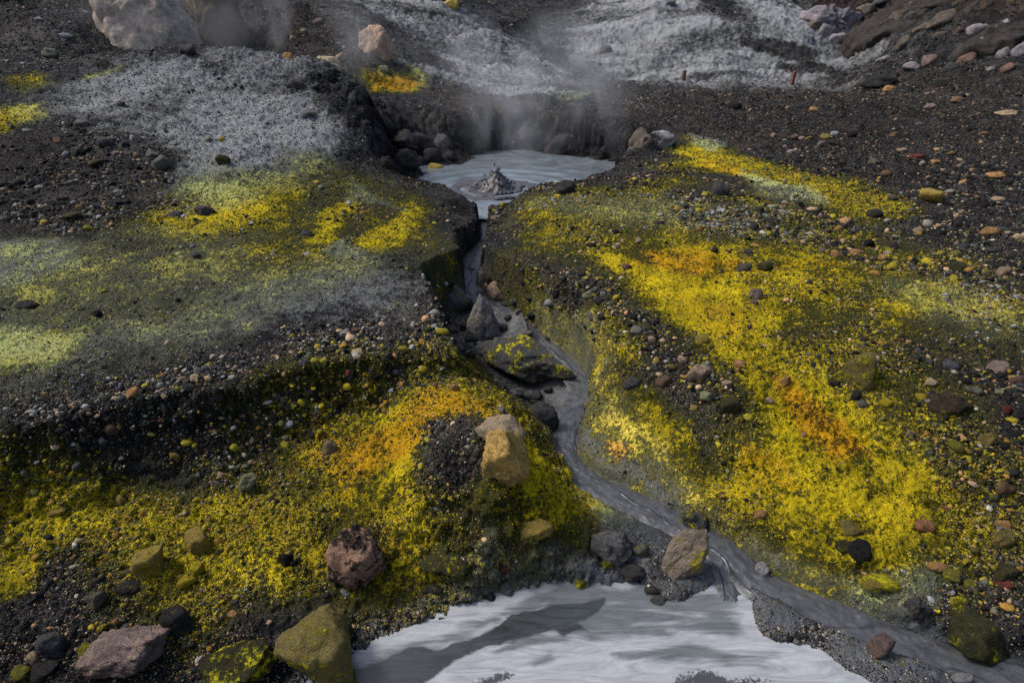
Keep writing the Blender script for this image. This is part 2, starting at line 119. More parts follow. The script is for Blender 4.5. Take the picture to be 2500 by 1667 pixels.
  ["W",0.95,0.4,[[-7.04,9.34],[-6.79,10.19],[-6.37,10.94],[-5.22,11.19],[-6.16,17.5],[-3.43,11.19],[-4.46,10.42],[-5.56,9.89],[-6.13,9.14]]],
  ["W",1.0,0.4,[[-5.47,5.61],[-4.75,5.67],[-4.24,5.16],[-4.31,4.79],[-4.66,4.59]]],
  ["W",0.8,0.4,[[-4.18,4.0],[-3.51,3.89],[-3.22,3.6],[-3.35,3.45],[-3.68,3.38]]],
  ["W",0.45,0.4,[[-4.54,5.61],[-3.87,5.65],[-3.2,5.71],[-3.03,5.18],[-3.69,4.79]]],
  ["W",0.8,0.35,[[-8.89,34.79],[-3.5,27.36],[-1.3,25.09],[0.86,25.19],[2.72,23.02],[1.16,17.37],[-1.24,18.72],[-2.88,17.83],[-4.04,19.73],[-5.67,22.76]]],
  ["W",0.85,0.2,[[2.86,29.6],[6.32,41.35],[9.22,40.43],[12.51,40.74],[15.99,41.66],[16.77,36.53],[14.49,26.65],[12.62,25.38],[9.79,24.81],[7.37,24.72],[5.04,25.38],[3.01,26.75]]],
  ["W",0.6,0.4,[[-4.98,6.95],[-4.24,6.95],[-3.82,7.1],[-3.79,6.82],[-4.59,6.69]]],
  ["W",0.9,0.3,[[-1.87,6.0],[-1.75,5.8],[-1.44,5.44],[-1.69,5.32],[-1.95,5.63]]],
  ["W",0.6,0.35,[[-2.26,8.25],[-1.95,7.83],[-1.42,7.24],[-1.72,7.43],[-2.1,7.29]]],
  ["W",0.9,0.3,[[3.68,12.25],[4.15,11.62],[3.71,10.86],[3.48,11.49]]],
  ["W",0.8,0.35,[[3.43,8.67],[3.95,7.77],[3.93,7.24],[3.48,7.43],[3.33,8.04]]],
  ["W",0.7,0.4,[[-2.41,4.82],[-1.93,5.07],[-1.42,5.36],[-0.93,5.01],[-1.14,4.11],[-1.61,3.98],[-2.05,3.92],[-2.37,3.77],[-2.66,3.6],[-3.09,3.47],[-3.49,3.34],[-3.68,3.59],[-3.39,3.74],[-3.08,3.88],[-2.74,4.03]]],
  ["W",0.7,0.35,[[1.85,2.23],[2.29,2.23],[2.3,2.08],[2.01,2.03],[1.89,2.12]]],
  ["W",0.6,0.35,[[0.56,2.75],[0.8,2.64],[1.03,2.61],[0.86,2.44],[0.57,2.45]]],
  ["W",1.0,0.3,[[-0.74,18.79],[0.66,19.0],[0.37,17.3],[-0.34,17.63]]],
  ["W",0.95,0.3,[[0.96,18.17],[2.39,19.95],[1.98,17.3],[1.32,16.29]]],
  ["Y",0.5,0.3,[[1.47,18.37],[2.39,19.95],[1.98,17.3],[1.46,16.73]]],
  ["W",0.45,0.4,[[-12.2,14.83],[-11.05,14.89],[-10.86,16.48],[-9.51,14.67],[-7.76,10.9],[-9.58,11.32]]],
  ["W",0.7,0.4,[[14.84,27.56],[21.95,36.95],[25.98,38.65],[15.36,25.09],[14.45,25.47]]],
  ["W",0.4,0.4,[[0.32,5.12],[0.63,4.59],[0.83,4.0],[0.68,4.26],[0.45,4.9]]],
  ["W",0.55,0.3,[[12.78,26.35],[14.0,23.72],[13.13,23.36],[11.49,24.81]]],
  ["W",0.5,0.4,[[0.29,8.07],[1.02,7.6],[1.72,7.52],[2.45,7.54],[3.0,6.23],[2.1,6.28],[1.41,6.39],[0.74,6.66]]],
  ["W",0.45,0.4,[[3.35,4.82],[3.85,4.61],[4.29,4.36],[3.82,3.75],[3.51,3.85],[3.17,3.94]]],
  ["G",1.0,0.2,[[-3.54,2.77],[-3.15,2.89],[-2.84,2.99],[-2.5,3.09],[-2.2,3.26],[-1.87,3.47],[-1.51,3.7],[-1.11,3.97],[-0.89,4.59],[-0.8,5.5],[-0.45,3.75],[-0.73,3.4],[-1.03,3.41],[-1.42,3.23],[-1.77,3.04],[-2.11,2.91],[-2.44,2.79],[-2.71,2.66],[-2.98,2.58],[-3.34,2.44]]],
  ["G",1.0,0.2,[[-0.09,5.87],[0.38,5.36],[0.87,4.86],[1.15,4.34],[1.22,3.81],[1.5,3.43],[1.7,3.1],[1.39,3.07],[1.11,3.51],[0.94,3.94],[0.66,4.66],[-0.01,5.69]]],
  ["G",0.95,0.2,[[3.11,18.58],[5.55,22.25],[7.71,23.36],[10.2,24.72],[12.62,25.38],[13.32,22.67],[13.87,20.41],[14.18,18.44],[14.57,16.92],[15.1,15.87],[10.95,11.02],[7.46,7.16],[5.74,5.24],[5.09,5.16],[4.5,5.14],[4.52,6.11],[5.08,7.95],[4.86,10.0],[4.11,12.76]]],
  ["G",0.95,0.3,[[3.0,3.65],[3.46,3.65],[3.87,3.63],[4.3,3.6],[3.84,3.07],[3.55,2.7],[3.37,2.44],[3.23,2.21],[3.04,2.34],[2.82,2.47],[2.73,2.71],[2.65,2.97]]],
  ["G",0.95,0.3,[[2.23,2.31],[2.51,2.31],[2.78,2.32],[3.03,2.29],[3.26,2.27],[3.14,2.04],[2.98,1.82],[2.79,1.91],[2.61,2.0],[2.3,2.1]]],
  ["G",0.42,0.3,[[-3.17,2.53],[-2.95,2.59],[-2.72,2.65],[-2.48,2.74],[-2.2,2.8],[-1.74,2.91],[-1.44,2.54],[-1.19,2.24],[-0.98,2.0],[-0.9,1.68],[-1.15,1.64],[-1.39,1.62],[-1.64,1.62],[-1.88,1.61],[-2.11,1.58],[-2.35,1.57],[-2.58,1.55],[-2.75,1.79],[-2.94,2.06],[-3.14,2.35]]],
  ["G",0.7,0.3,[[-7.6,8.22],[-6.67,8.29],[-5.73,8.38],[-4.53,7.6],[-3.95,6.56],[-4.45,6.35],[-4.97,6.23],[-5.44,6.04],[-5.88,5.91]]],
  ["G",0.6,0.3,[[-2.4,14.56],[-0.48,14.18],[1.41,13.66],[0.84,15.52],[-0.02,18.23],[-1.94,17.3]]],
  ["G",0.6,0.3,[[-9.27,19.88],[-7.78,20.18],[-6.13,20.26],[-4.76,21.76],[-4.11,17.17],[-3.89,11.4],[-4.94,11.11]]],
  ["G",0.5,0.3,[[-12.35,15.17],[-11.36,15.69],[-11.11,17.5],[-7.34,11.32],[-9.04,12.06],[-9.58,11.32]]],
  ["G",0.5,0.3,[[2.72,7.54],[3.43,7.29],[4.05,6.97],[4.65,6.71],[4.93,6.07],[5.15,5.5],[4.46,4.59],[4.12,4.79],[3.76,4.99],[3.38,5.22],[3.19,5.84],[3.0,6.64]]],
  ["G",0.6,0.3,[[-0.99,2.04],[-0.63,2.12],[-0.23,2.18],[-0.42,2.02],[-0.8,1.78]]],
  ["G",0.5,0.3,[[1.36,1.92],[1.59,1.96],[1.85,1.92],[1.59,1.85]]],
  ["M",0.95,0.2,[[-0.46,9.2],[-0.22,6.25],[-0.13,5.87],[0.31,5.14],[0.68,4.06],[0.59,3.4],[0.72,3.17],[1.19,2.77],[1.59,2.43],[1.97,2.22],[2.21,2.04],[2.46,1.89],[2.77,1.78],[2.66,1.59],[2.43,1.64],[2.16,1.65],[1.89,1.65],[1.7,1.73],[1.51,1.84],[1.3,1.92],[1.21,2.23],[0.91,2.34],[0.63,2.52],[0.35,2.85],[0.31,3.53],[0.2,4.34],[-0.27,4.82],[-0.72,5.26],[-0.8,5.5],[-0.66,6.71]]],
],
"regions": [[[-7.5,6.32],[-6.87,6.25],[-6.2,6.16],[-5.6,6.11],[-5.06,6.3],[-4.48,6.49],[-3.98,6.89],[-3.45,7.43],[-2.71,8.64],[-2.19,9.34],[-2.36,10.0],[-2.62,10.3],[-3.03,10.98],[-3.39,11.45],[-4.09,11.53],[-5.14,11.62],[-5.88,11.49],[-6.98,11.19],[-7.74,10.9],[-9.0,11.11],[-9.75,10.9],[-10.56,10.82],[-13.09,12.38],[-9.1,8.13]],[[4.3,25.96],[6.65,24.44],[10.15,25.19],[12.88,26.05],[14.49,26.65],[14.27,30.51],[15.29,38.65],[12.42,46.11],[6.4,46.63],[4.65,39.09],[2.86,29.6]],[[-11.91,47.7],[-7.44,39.68],[-3.32,26.85],[-0.75,25.47],[1.02,25.0],[2.72,23.02],[1.24,18.72],[-1.26,19.08],[-2.36,17.83],[-3.04,18.93],[-4.46,22.25]],[[14.8,27.25],[14.44,25.76],[14.28,22.5],[14.49,20.11],[12.46,15.23],[13.19,14.45],[13.81,13.76],[17.55,18.17],[20.41,21.92],[35.53,39.53],[33.82,41.35],[31.55,42.77],[28.8,43.91],[25.8,44.75],[22.59,45.42],[19.12,45.94],[13.9,33.26]]],
"swirls": [[0,[[-0.93,1.641],[-0.792,1.721],[-0.604,1.806],[-0.468,1.873],[-0.362,1.873],[-0.174,1.942],[-0.045,2.04],[0.068,2.073],[0.34,2.09],[0.527,2.129],[0.458,2.04],[0.261,1.942],[0.107,1.896],[-0.149,1.873],[-0.271,1.806],[-0.403,1.701],[-0.489,1.602],[-0.858,1.527]]],[0,[[0.173,1.931],[0.328,1.966],[0.389,1.931],[0.236,1.896]]],[1,[[-0.914,1.721],[-0.535,1.896],[-0.112,2.065],[0.116,2.169],[0.345,2.143],[-0.11,1.99],[-0.417,1.806],[-0.698,1.667]]],[1,[[0.521,1.806],[0.951,1.85],[1.346,1.785],[0.923,1.753]]],[1,[[0.282,2.224],[0.536,2.196],[0.723,2.196],[1.042,2.169],[1.26,2.196],[1.211,1.99],[1.276,1.873],[0.964,1.896],[0.666,1.907],[0.319,1.873],[0.106,1.85],[-0.105,1.828],[0.067,2.04]]],[1,[[0.082,1.742],[0.188,1.806],[0.195,1.763],[0.102,1.721]]],[2,[[-0.2,1.667],[-0.142,1.721],[-0.021,1.753],[0.02,1.721],[-0.06,1.667]]],[2,[[0.801,1.677],[0.954,1.721],[1.106,1.691],[1.297,1.667],[1.082,1.621],[0.787,1.621]]]],
"fountain": [-0.272,10.028],
"crest": [[-10.615,11.3],[-9.157,11.3],[-8.151,11.5],[-7.239,11.6],[-5.998,11.7],[-5.218,11.8],[-4.188,11.8],[-3.464,11.6],[-2.844,10.7],[-2.425,10.2]],
"stakes": [[6.793,24.812,0.296],[11.395,25.377,0.195]],
"conglomerate": {"base":[-0.16,2.393,-0.244],"face":[[-0.033,2.531,-0.121],[0.144,0.144,0.233]],"heap":[[-0.257,2.514,-0.173],[0.222,0.166,0.233]],"top":[[-0.067,2.697,-0.04],[0.144,0.13,0.084]]},
}
# kind, category, label, style, colour, sulphur cover, centre, half sizes, roll, seed
ROCKS = [
  ["rock_outcrop","outcrop","broad dark crag in the middle of the right hillside","k","crag",0.0,[16.494,27.539,1.944],[2.128,1.706,1.492],-20,0,0],
  ["rock_outcrop","outcrop","dark crag holding the lilac rocks of the right hillside","k","crag",0.0,[16.664,21.984,1.416],[1.647,1.32,1.046],-10,1,0],
  ["rock_outcrop","outcrop","dark grey crag at the top edge above the lilac rocks","k","crag",0.0,[18.043,26.791,2.811],[1.948,1.562,1.047],-20,2,0],
  ["rock_outcrop","outcrop","dark brown rock face right of the huge pale boulder","k","darkbrown",0.0,[-8.363,18.346,2.22],[1.039,0.833,1.118],5,3,0],
  ["rock","rock","large pinkish-grey angular rock lying alone on the dark gravel of the near slope","a","pinkgrey",0.05,[-1.911,1.773,-0.674],[0.204,0.134,0.099],-12,4,0],
  ["rock","rock","dark rock speckled with pale green crust beside the large pinkish-grey rock","a","dark",0.35,[-1.718,1.908,-0.652],[0.089,0.072,0.091],0,5,0],
  ["rock","rock","big flat yellow slab standing proud of the dark lower slope","s","yellowtan",0.5,[-1.98,2.172,-0.554],[0.095,0.076,0.141],30,6,0],
  ["rock","rock","pitted yellow and tan stone above the two small yellow stones","r","yellowtan",0.4,[-1.789,2.32,-0.539],[0.074,0.059,0.083],0,7,0],
  ["rock","rock","blocky greenish-grey stone on dark gravel below the big yellow slab","a","greengrey",0.3,[-2.171,1.988,-0.611],[0.05,0.04,0.063],0,8,0],
  ["rock","rock","dark rounded stone rimmed with yellow just under the big yellow slab","r","dark",0.35,[-2.044,2.075,-0.59],[0.072,0.056,0.035],0,9,0],
  ["rock","rock","blue-grey rock with a lime-yellow shoulder left of the pinkish rock","r","bluegrey",0.3,[-2.299,1.794,-0.676],[0.065,0.052,0.096],0,10,0],
  ["rock","rock","dark grey angular rock in the bottom corner beneath the blue-grey rock","a","dark",0,[-2.271,1.69,-0.711],[0.067,0.054,0.052],0,11,0],
  ["rock","rock","olive green stone at the extreme bottom left corner","r","olive",0.3,[-2.378,1.677,-0.721],[0.046,0.037,0.048],0,12,0],
  ["rock","rock","small tan stone between the olive stone and the blue-grey rock","r","tan",0,[-2.353,1.736,-0.698],[0.033,0.027,0.045],0,13,0],
  ["rock","rock","lime-green sliver of rock wedged under the pinkish-grey rock","s","olive",0.6,[-2.107,1.767,-0.679],[0.064,0.052,0.057],-40,14,0],
  ["boulder","boulder","low mossy-looking boulder crusted yellow-green at the bottom edge of the picture","a","darkolive",0.55,[-1.336,1.697,-0.706],[0.2,0.123,0.097],-20,15,0],
  ["boulder","boulder","tall yellow-green crusted boulder beside the milky pond shore","a","olivetan",0.42,[-0.948,1.786,-0.709],[0.222,0.178,0.25],-30,16,0],
  ["boulder","boulder","reddish speckled boulder pocked with black gravel above the yellow-green boulder","r","speckled",0,[-0.872,2.219,-0.622],[0.163,0.131,0.305],10,17,0],
  ["rock","rock","yellow-tan angular stone alone on the yellow crusted mound above the pond","a","yellowtan",0.35,[0.133,2.368,-0.474],[0.102,0.081,0.082],15,18,0],
  ["rock","rock","pale green upright stump of rock where gravel bank meets yellow crust","r","palegreen",0.3,[-1.662,2.716,-0.471],[0.054,0.043,0.104],35,19,0],
  ["boulder","boulder","tan boulder with grey crusted top and yellow-green flank between stream and pond","a","greytan",0.35,[0.99,2.329,-0.664],[0.123,0.099,0.251],20,20,0],
  ["boulder","boulder","dark olive half-buried boulder at the foot of the yellow mound","r","darkolive",0.45,[-0.366,2.258,-0.627],[0.172,0.114,0.083],0,21,0],
  ["crust_clump","crust","grey spongy crust clump at the tip of the yellow mound","c","grey",0.12,[0.586,2.407,-0.655],[0.135,0.108,0.094],0,22,0],
  ["rock","rock","grey faceted stone on the pond shore below the yellow mound","a","grey",0,[-0.042,2.192,-0.768],[0.054,0.044,0.052],0,23,0],
  ["rock","rock","dark round stone half in the milky pond edge","r","dark",0.1,[-0.123,2.152,-0.8],[0.051,0.041,0.055],0,24,0],
  ["rock","rock","small olive-yellow stone perched at the pond edge","r","olive",0.7,[0.395,2.228,-0.765],[0.035,0.028,0.045],0,25,0],
  ["rock","rock","wet dark grey rock where the tan boulder meets the pond","a","greydark",0.05,[0.688,2.28,-0.734],[0.088,0.05,0.043],0,26,0],
  ["rock","rock","greenish crystalline stone left of the tan boulder","c","greengrey",0.4,[0.756,2.395,-0.677],[0.046,0.037,0.052],0,27,0],
  ["rock","rock","small yellowish stone under the grey spongy crust clump","a","olive",0.6,[0.559,2.319,-0.712],[0.041,0.032,0.039],0,28,0],
  ["rock","rock","grey wet stone at the water just left of the tan boulder","r","greydark",0.1,[0.794,2.194,-0.77],[0.047,0.038,0.048],0,29,0],
  ["rock","rock","crusted dark stone standing in the milky pond below the tan boulder","c","greydark",0.1,[0.821,2.131,-0.804],[0.054,0.043,0.057],0,30,0],
  ["rock","rock","crusted round stone on the dark sandy pond bank","c","greydark",0.25,[-0.392,2.012,-0.809],[0.045,0.036,0.04],0,31,0],
  ["rock","rock","smaller of two stones on the dark sandy pond bank","r","greydark",0.1,[-0.474,1.999,-0.8],[0.028,0.023,0.024],0,32,0],
  ["rock","rock","flat dark stone with yellow flecks below the half-buried olive boulder","s","dark",0.35,[-0.448,2.155,-0.717],[0.063,0.033,0.019],0,33,0],
  ["rock","rock","orange-brown stone on the lower edge of the right yellow slope","a","orangetan",0.1,[1.516,2.567,-0.583],[0.042,0.034,0.046],0,34,0],
  ["rock","rock","olive-tan angular stone at the foot of the right yellow slope","a","olivetan",0.3,[1.988,2.421,-0.54],[0.069,0.055,0.043],0,35,0],
  ["rock","rock","dark green round stone ringed with yellow beside the black boulder","r","darkolive",0.35,[1.901,2.322,-0.582],[0.045,0.036,0.049],0,36,0],
  ["boulder","boulder","smooth black boulder under the yellow lobe of the right slope","r","black",0,[1.973,2.291,-0.587],[0.084,0.067,0.072],0,37,0],
  ["rock","rock","red and tan stone at the edge of the right yellow lobe","a","redtan",0.1,[2.384,2.412,-0.507],[0.055,0.044,0.034],0,38,0],
  ["rock","rock","tan stone on the overhanging grey edge far right","a","orangetan",0,[2.819,2.399,-0.474],[0.045,0.036,0.036],0,39,0],
  ["rock","rock","olive rounded rock below the overhanging grey edge far right","r","olivetan",0.15,[2.751,2.299,-0.51],[0.051,0.041,0.08],0,40,0],
  ["rock","rock","long flat stone covered in yellow crust on the grey mud beside the stream","s","yellowtan",0.7,[2.045,2.155,-0.674],[0.137,0.058,0.041],6,41,0],
  ["rock","rock","thin orange-yellow flat stone above the right mud flat","s","orangetan",0.3,[2.352,2.192,-0.596],[0.063,0.03,0.019],8,42,0],
  ["rock","rock","grey-olive stone on dark rubble near the lower right edge","a","darkolive",0.1,[2.689,2.157,-0.568],[0.069,0.055,0.038],0,43,0],
  ["rock","rock","dark red stone on the rubble near the lower right edge","a","red",0,[2.656,2.099,-0.608],[0.047,0.035,0.023],0,44,0],
  ["boulder","boulder","large mossy-looking yellow-green slab tilting into the stream at lower right","s","darkolive",0.4,[2.437,1.899,-0.764],[0.158,0.127,0.113],28,45,0],
  ["rock","rock","reddish-grey wedge of rock in the mud right of the pond","a","redgrey",0,[1.861,1.81,-0.712],[0.066,0.053,0.089],15,46,0],
  ["rock","rock","bluish-white wet stone at the bottom edge right of the pond","r","ash",0,[2.217,1.698,-0.79],[0.06,0.027,0.029],0,47,0],
  ["rock","rock","tan stone at the bottom edge right of the bluish-white stone","a","tan",0.1,[2.339,1.712,-0.831],[0.037,0.028,0.018],0,48,0],
  ["mud_lump","rock","knobbly grey mud-coated lump beside the stream bend","c","ash",0,[1.462,2.306,-0.764],[0.048,0.039,0.077],0,49,0],
  ["crust_clump","crust","dark crusted clump with a yellow cap in mid-stream","c","greydark",0.45,[1.155,2.659,-0.724],[0.105,0.084,0.089],0,50,0],
  ["mud_lump","rock","dark lump frosted with grey crust between the flat yellow stone and the green slab","c","greydark",0.05,[2.169,2.01,-0.693],[0.063,0.05,0.07],0,51,0],
  ["rock","rock","bright olive stone just above the large yellow-green slab","r","olive",0.6,[2.382,2.029,-0.669],[0.046,0.037,0.051],0,52,0],
  ["rock","rock","olive stone in the rubble right of the long flat yellow stone","r","olive",0.4,[2.407,2.146,-0.612],[0.055,0.044,0.034],0,53,0],
  ["rock","rock","pinkish-tan rounded stone in the gravel bank right of the gully","r","pinktan",0,[1.355,3.523,-0.14],[0.088,0.07,0.072],0,54,0],
  ["rock","rock","orange-tan angular stone right of the pinkish-tan rounded stone","a","orangetan",0.1,[1.644,3.554,-0.085],[0.044,0.035,0.041],0,55,0],
  ["rock","rock","yellow-dusted stone at the edge of the bright yellow field","r","yellowtan",0.5,[1.457,3.838,-0.022],[0.056,0.045,0.054],0,56,0],
  ["rock","rock","dark green rounded stone on the yellow field","r","darkolive",0.05,[2.384,5.045,0.088],[0.073,0.059,0.056],0,57,0],
  ["rock","rock","grey-brown stone left of the dark green rounded stone","a","greybrown",0.1,[2.169,5.044,0.08],[0.074,0.059,0.061],0,58,0],
  ["rock","rock","pinkish-grey upright stone on the bare streak of the yellow field","a","pinkgrey",0,[2.088,4.475,0.062],[0.056,0.045,0.061],0,59,0],
  ["rock","rock","small pale stone at the foot of the pinkish-grey upright stone","r","pinkgrey",0,[2.021,4.352,0.045],[0.031,0.025,0.025],0,60,0],
  ["boulder","boulder","peaked boulder with a yellow skirt on the right yellow slope","a","olivetan",0.5,[2.419,3.38,-0.068],[0.138,0.111,0.177],15,61,0],
  ["rock","rock","dark blue-grey stone right of the peaked boulder","a","bluegrey",0,[3.094,3.473,-0.038],[0.058,0.047,0.045],0,62,0],
  ["rock","rock","pale pinkish stone on dark gravel near the right edge","a","pinkgrey",0,[3.399,3.426,-0.027],[0.073,0.058,0.045],0,63,0],
  ["rock","rock","tan upright stone on the right plateau near the picture edge","r","pinktan",0,[4.432,4.824,0.127],[0.059,0.047,0.064],0,64,0],
  ["rock","rock","orange-tan stone on the upper right plateau","a","orangetan",0,[5.072,5.881,0.181],[0.101,0.081,0.068],0,65,0],
  ["boulder","boulder","dark brown half-buried rock with yellow moss-like crust on the right slope","r","darkbrown",0.3,[2.883,3.129,-0.137],[0.132,0.106,0.088],0,66,0],
  ["rock","rock","small black angular stone on the right plateau above the yellow field","a","black",0,[3.67,5.626,0.135],[0.058,0.046,0.063],0,67,0],
  ["rock","rock","dark greenish rock low in the right gravel bank","r","darkolive",0.1,[1.503,3.269,-0.254],[0.069,0.055,0.07],0,68,0],
  ["rock","rock","pale green round stone under the pinkish-tan rounded stone","r","palegreen",0.1,[1.362,3.338,-0.228],[0.046,0.037,0.043],0,69,0],
  ["rock","rock","tall olive stone on the dark gravel of the right slope","a","olivetan",0.3,[2.94,2.824,-0.216],[0.046,0.037,0.076],0,70,0],
  ["rock","rock","olive sliver of rock left of the tall olive stone","s","olive",0.4,[2.783,2.829,-0.259],[0.068,0.054,0.036],40,71,0],
  ["rock","rock","pinkish-grey block standing in the gully behind the pointed slab","a","pinktan",0,[-0.175,5.911,-0.552],[0.122,0.098,0.159],0,72,0],
  ["boulder","boulder","grey boulder against the left gully wall with yellow-green lower edge","a","grey",0.35,[-0.593,5.727,-0.555],[0.176,0.141,0.224],0,73,0],
  ["boulder","boulder","pointed grey slab standing upright in the middle of the gully","p","grey",0.25,[-0.269,5.104,-0.522],[0.19,0.153,0.331],0,74,0],
  ["boulder","boulder","round grey boulder at the left bank of the mud stream","r","greydark",0.2,[0.253,3.613,-0.589],[0.111,0.089,0.122],0,75,0],
  ["rock","rock","greenish-grey stone set in the gravel lip right of the gully","r","palegreen",0.15,[0.695,4.77,-0.093],[0.063,0.051,0.055],0,76,0],
  ["rock","rock","dark grey rock on the inner slope below the right gravel lip","a","greydark",0.1,[0.886,3.556,-0.237],[0.07,0.056,0.046],0,77,0],
  ["rock","rock","brown angular stone low in the gravel lip right of the gully","a","brown",0,[1.103,3.518,-0.213],[0.057,0.046,0.046],0,78,0],
  ["rock","rock","dark slate-grey stone in the middle of the left gravel bank","r","slate",0,[-1.936,3.115,-0.082],[0.065,0.052,0.058],0,79,0],
  ["rock","rock","reddish-brown faceted stone low in the left gravel bank","a","redbrown",0,[-2.487,2.865,-0.168],[0.057,0.046,0.052],-20,80,0],
  ["rock","rock","orange-tan angular stone high in the left gravel bank","a","orangetan",0,[-2.386,2.995,0.013],[0.044,0.035,0.041],0,81,0],
  ["rock","rock","grey-green stone touching the orange-tan stone in the left gravel bank","r","greengrey",0,[-2.351,3.0,-0.013],[0.036,0.029,0.029],0,82,0],
  ["rock","rock","tan wedge of rock on the orange crust below the left gravel bank","s","tan",0.3,[-1.203,2.988,-0.403],[0.049,0.039,0.065],25,83,0],
  ["rock","rock","brick-red stone at the right end of the left gravel bank","a","red",0,[-1.216,3.358,-0.279],[0.037,0.03,0.033],0,84,0],
  ["rock","rock","black stone alone on the smooth greenish left plateau","r","black",0,[-3.28,4.07,0.068],[0.041,0.033,0.037],0,85,0],
  ["rock","rock","grey-lilac stone on the yellow patch of the left plateau","r","bluegrey",0,[-3.079,5.273,0.128],[0.055,0.044,0.032],0,86,0],
  ["boulder","boulder","huge pale pink and grey boulder behind the crest of the left mound","b","palepink",0,[-9.59,16.888,2.098],[1.241,0.995,1.244],0,87,0],
  ["boulder","boulder","big pinkish boulder on the steaming slope behind the pool","b","pinktan",0,[-3.813,18.118,1.692],[0.528,0.424,0.661],0,88,0],
  ["rock","rock","dark stone sitting on the crest of the left mound","r","greydark",0,[-5.719,11.262,1.771],[0.161,0.129,0.132],0,89,0],
  ["rock","rock","orange stone behind the crest of the left mound","r","orangetan",0,[-4.148,11.687,1.694],[0.144,0.115,0.094],0,90,0],
  ["rock","rock","pale flat rock in the steam left of the orange crust patch","a","tan",0.1,[-4.929,16.902,1.424],[0.382,0.361,0.185],0,91,0],
  ["rock","rock","small pale rock touching the pale flat rock in the steam","a","tan",0,[-4.635,17.137,1.486],[0.152,0.122,0.113],0,92,0],
  ["rock","rock","tan and yellow rock on the dark slope at the top centre","a","yellowtan",0.2,[-2.338,25.54,2.949],[0.287,0.23,0.236],0,93,0],
  ["rock","rock","dark rock low on the pale ash hill above the dark valley","r","greydark",0,[4.225,28.784,1.514],[0.293,0.235,0.21],0,94,0],
  ["rock","rock","bluish-grey rock high on the pale ash hill","a","bluegrey",0,[7.621,31.855,3.31],[0.294,0.236,0.248],0,95,0],
  ["rock","rock","pale yellowish stone on the left shore of the boiling pool","a","yellowtan",0,[-1.571,11.907,-0.346],[0.177,0.142,0.102],0,96,0],
  ["mud_lump","rock","big rounded mud-coated lump at the right back shore of the pool","l","mud",0,[1.095,13.545,-0.273],[0.367,0.294,0.353],0,97,0],
  ["mud_lump","rock","pointed grey mud cone under the back wall of the crater","l","mudlight",0,[-1.53,12.917,-0.05],[0.179,0.144,0.224],0,98,0],
  ["mud_lump","rock","large dark lump on the left shore of the boiling pool","l","mud",0,[-2.048,11.329,-0.122],[0.268,0.215,0.243],0,99,0],
  ["mud_lump","rock","dark lump tucked behind the left front rim of the pool","l","mud",0,[-2.013,9.34,0.208],[0.139,0.111,0.142],0,100,0],
  ["mud_lump","rock","dark lump just behind the pale yellowish shore stone","l","mud",0,[-1.671,12.384,-0.224],[0.192,0.154,0.177],0,101,0],
  ["mud_lump","rock","jumbled dark block high on the left crater rubble","l","mud",0,[-2.258,12.554,0.075],[0.347,0.278,0.264],0,102,0],
  ["mud_lump","rock","small dark lump at the left end of the back shore","l","mud",0,[-1.336,12.47,-0.232],[0.147,0.118,0.128],0,103,0],
  ["mud_lump","rock","low dark lump left of the big rounded mud lump","l","mud",0,[0.697,13.528,-0.442],[0.16,0.128,0.095],0,104,0],
  ["mud_lump","rock","low dark lump under the right crater wall","l","mud",0,[1.841,12.932,-0.399],[0.163,0.13,0.112],0,105,0],
  ["rock","rock","small pale stone on the shore below the big rounded mud lump","r","ash",0,[1.288,13.17,-0.456],[0.078,0.063,0.079],0,106,0],
  ["mud_lump","rock","dark lump on the right front rim of the pool","l","mud",0,[0.746,7.984,0.143],[0.145,0.116,0.109],0,107,0],
  ["boulder","boulder","low black rock hump at the back of the right plateau","s","black",0,[13.326,22.499,0.566],[0.783,0.628,0.267],0,108,0],
  ["rock","rock","orange-tan stone in front of the low black hump","r","orangetan",0.2,[12.39,20.37,0.446],[0.2,0.16,0.138],0,109,0],
  ["boulder","boulder","yellow-tan boulder standing alone on the right plateau","a","yellowtan",0.25,[5.233,7.134,0.222],[0.141,0.113,0.11],0,110,0],
  ["boulder","boulder","dark grey boulder below the long yellow streak of the right plateau","r","greydark",0,[2.782,7.638,0.208],[0.121,0.097,0.138],0,111,0],
  ["rock_outcrop","outcrop","largest pale lilac rock outcrop on the dark far hillside","k","lilac",0,[15.157,30.992,2.349],[1.553,1.245,1.069],-15,112,0],
  ["rock","rock","pale rock on the upper left end of the lilac outcrop","a","lilac",0,[14.202,31.533,2.731],[0.356,0.286,0.383],0,113,0],
  ["rock","rock","pale rock on the lower right end of the lilac outcrop","a","lilac",0,[18.22,35.383,2.115],[0.309,0.248,0.307],0,114,0],
  ["rock","rock","pale rocks at the foot of the lilac outcrop","a","lilac",0,[14.854,29.473,1.761],[0.359,0.288,0.279],0,115,0],
  ["rock","rock","pale lilac rock with a flat top on the right hillside","a","lilac",0,[16.473,22.9,2.09],[0.354,0.284,0.265],0,116,0],
  ["rock","rock","tall pale lilac block on the right hillside","a","lilac",0,[16.831,22.27,2.155],[0.403,0.323,0.401],0,117,0],
  ["rock","rock","pinkish rock directly under the flat-topped lilac rock","a","pinkgrey",0,[15.973,21.827,1.7],[0.311,0.249,0.287],0,118,0],
  ["rock","rock","pinkish-tan rock between the lilac rocks of the right hillside","a","pinktan",0,[16.041,21.32,1.609],[0.188,0.151,0.203],0,119,0],
  ["rock","rock","pale shard under the tall lilac block","a","lilac",0,[15.906,20.607,1.478],[0.197,0.158,0.212],30,120,0],
  ["rock","rock","pale rock cut by the upper right picture edge","a","lilac",0,[16.233,20.403,1.599],[0.278,0.223,0.298],0,121,0],
  ["rock","rock","dark reddish rock left of the flat-topped lilac rock","a","redbrown",0,[16.171,23.396,1.962],[0.205,0.164,0.17],0,122,0],
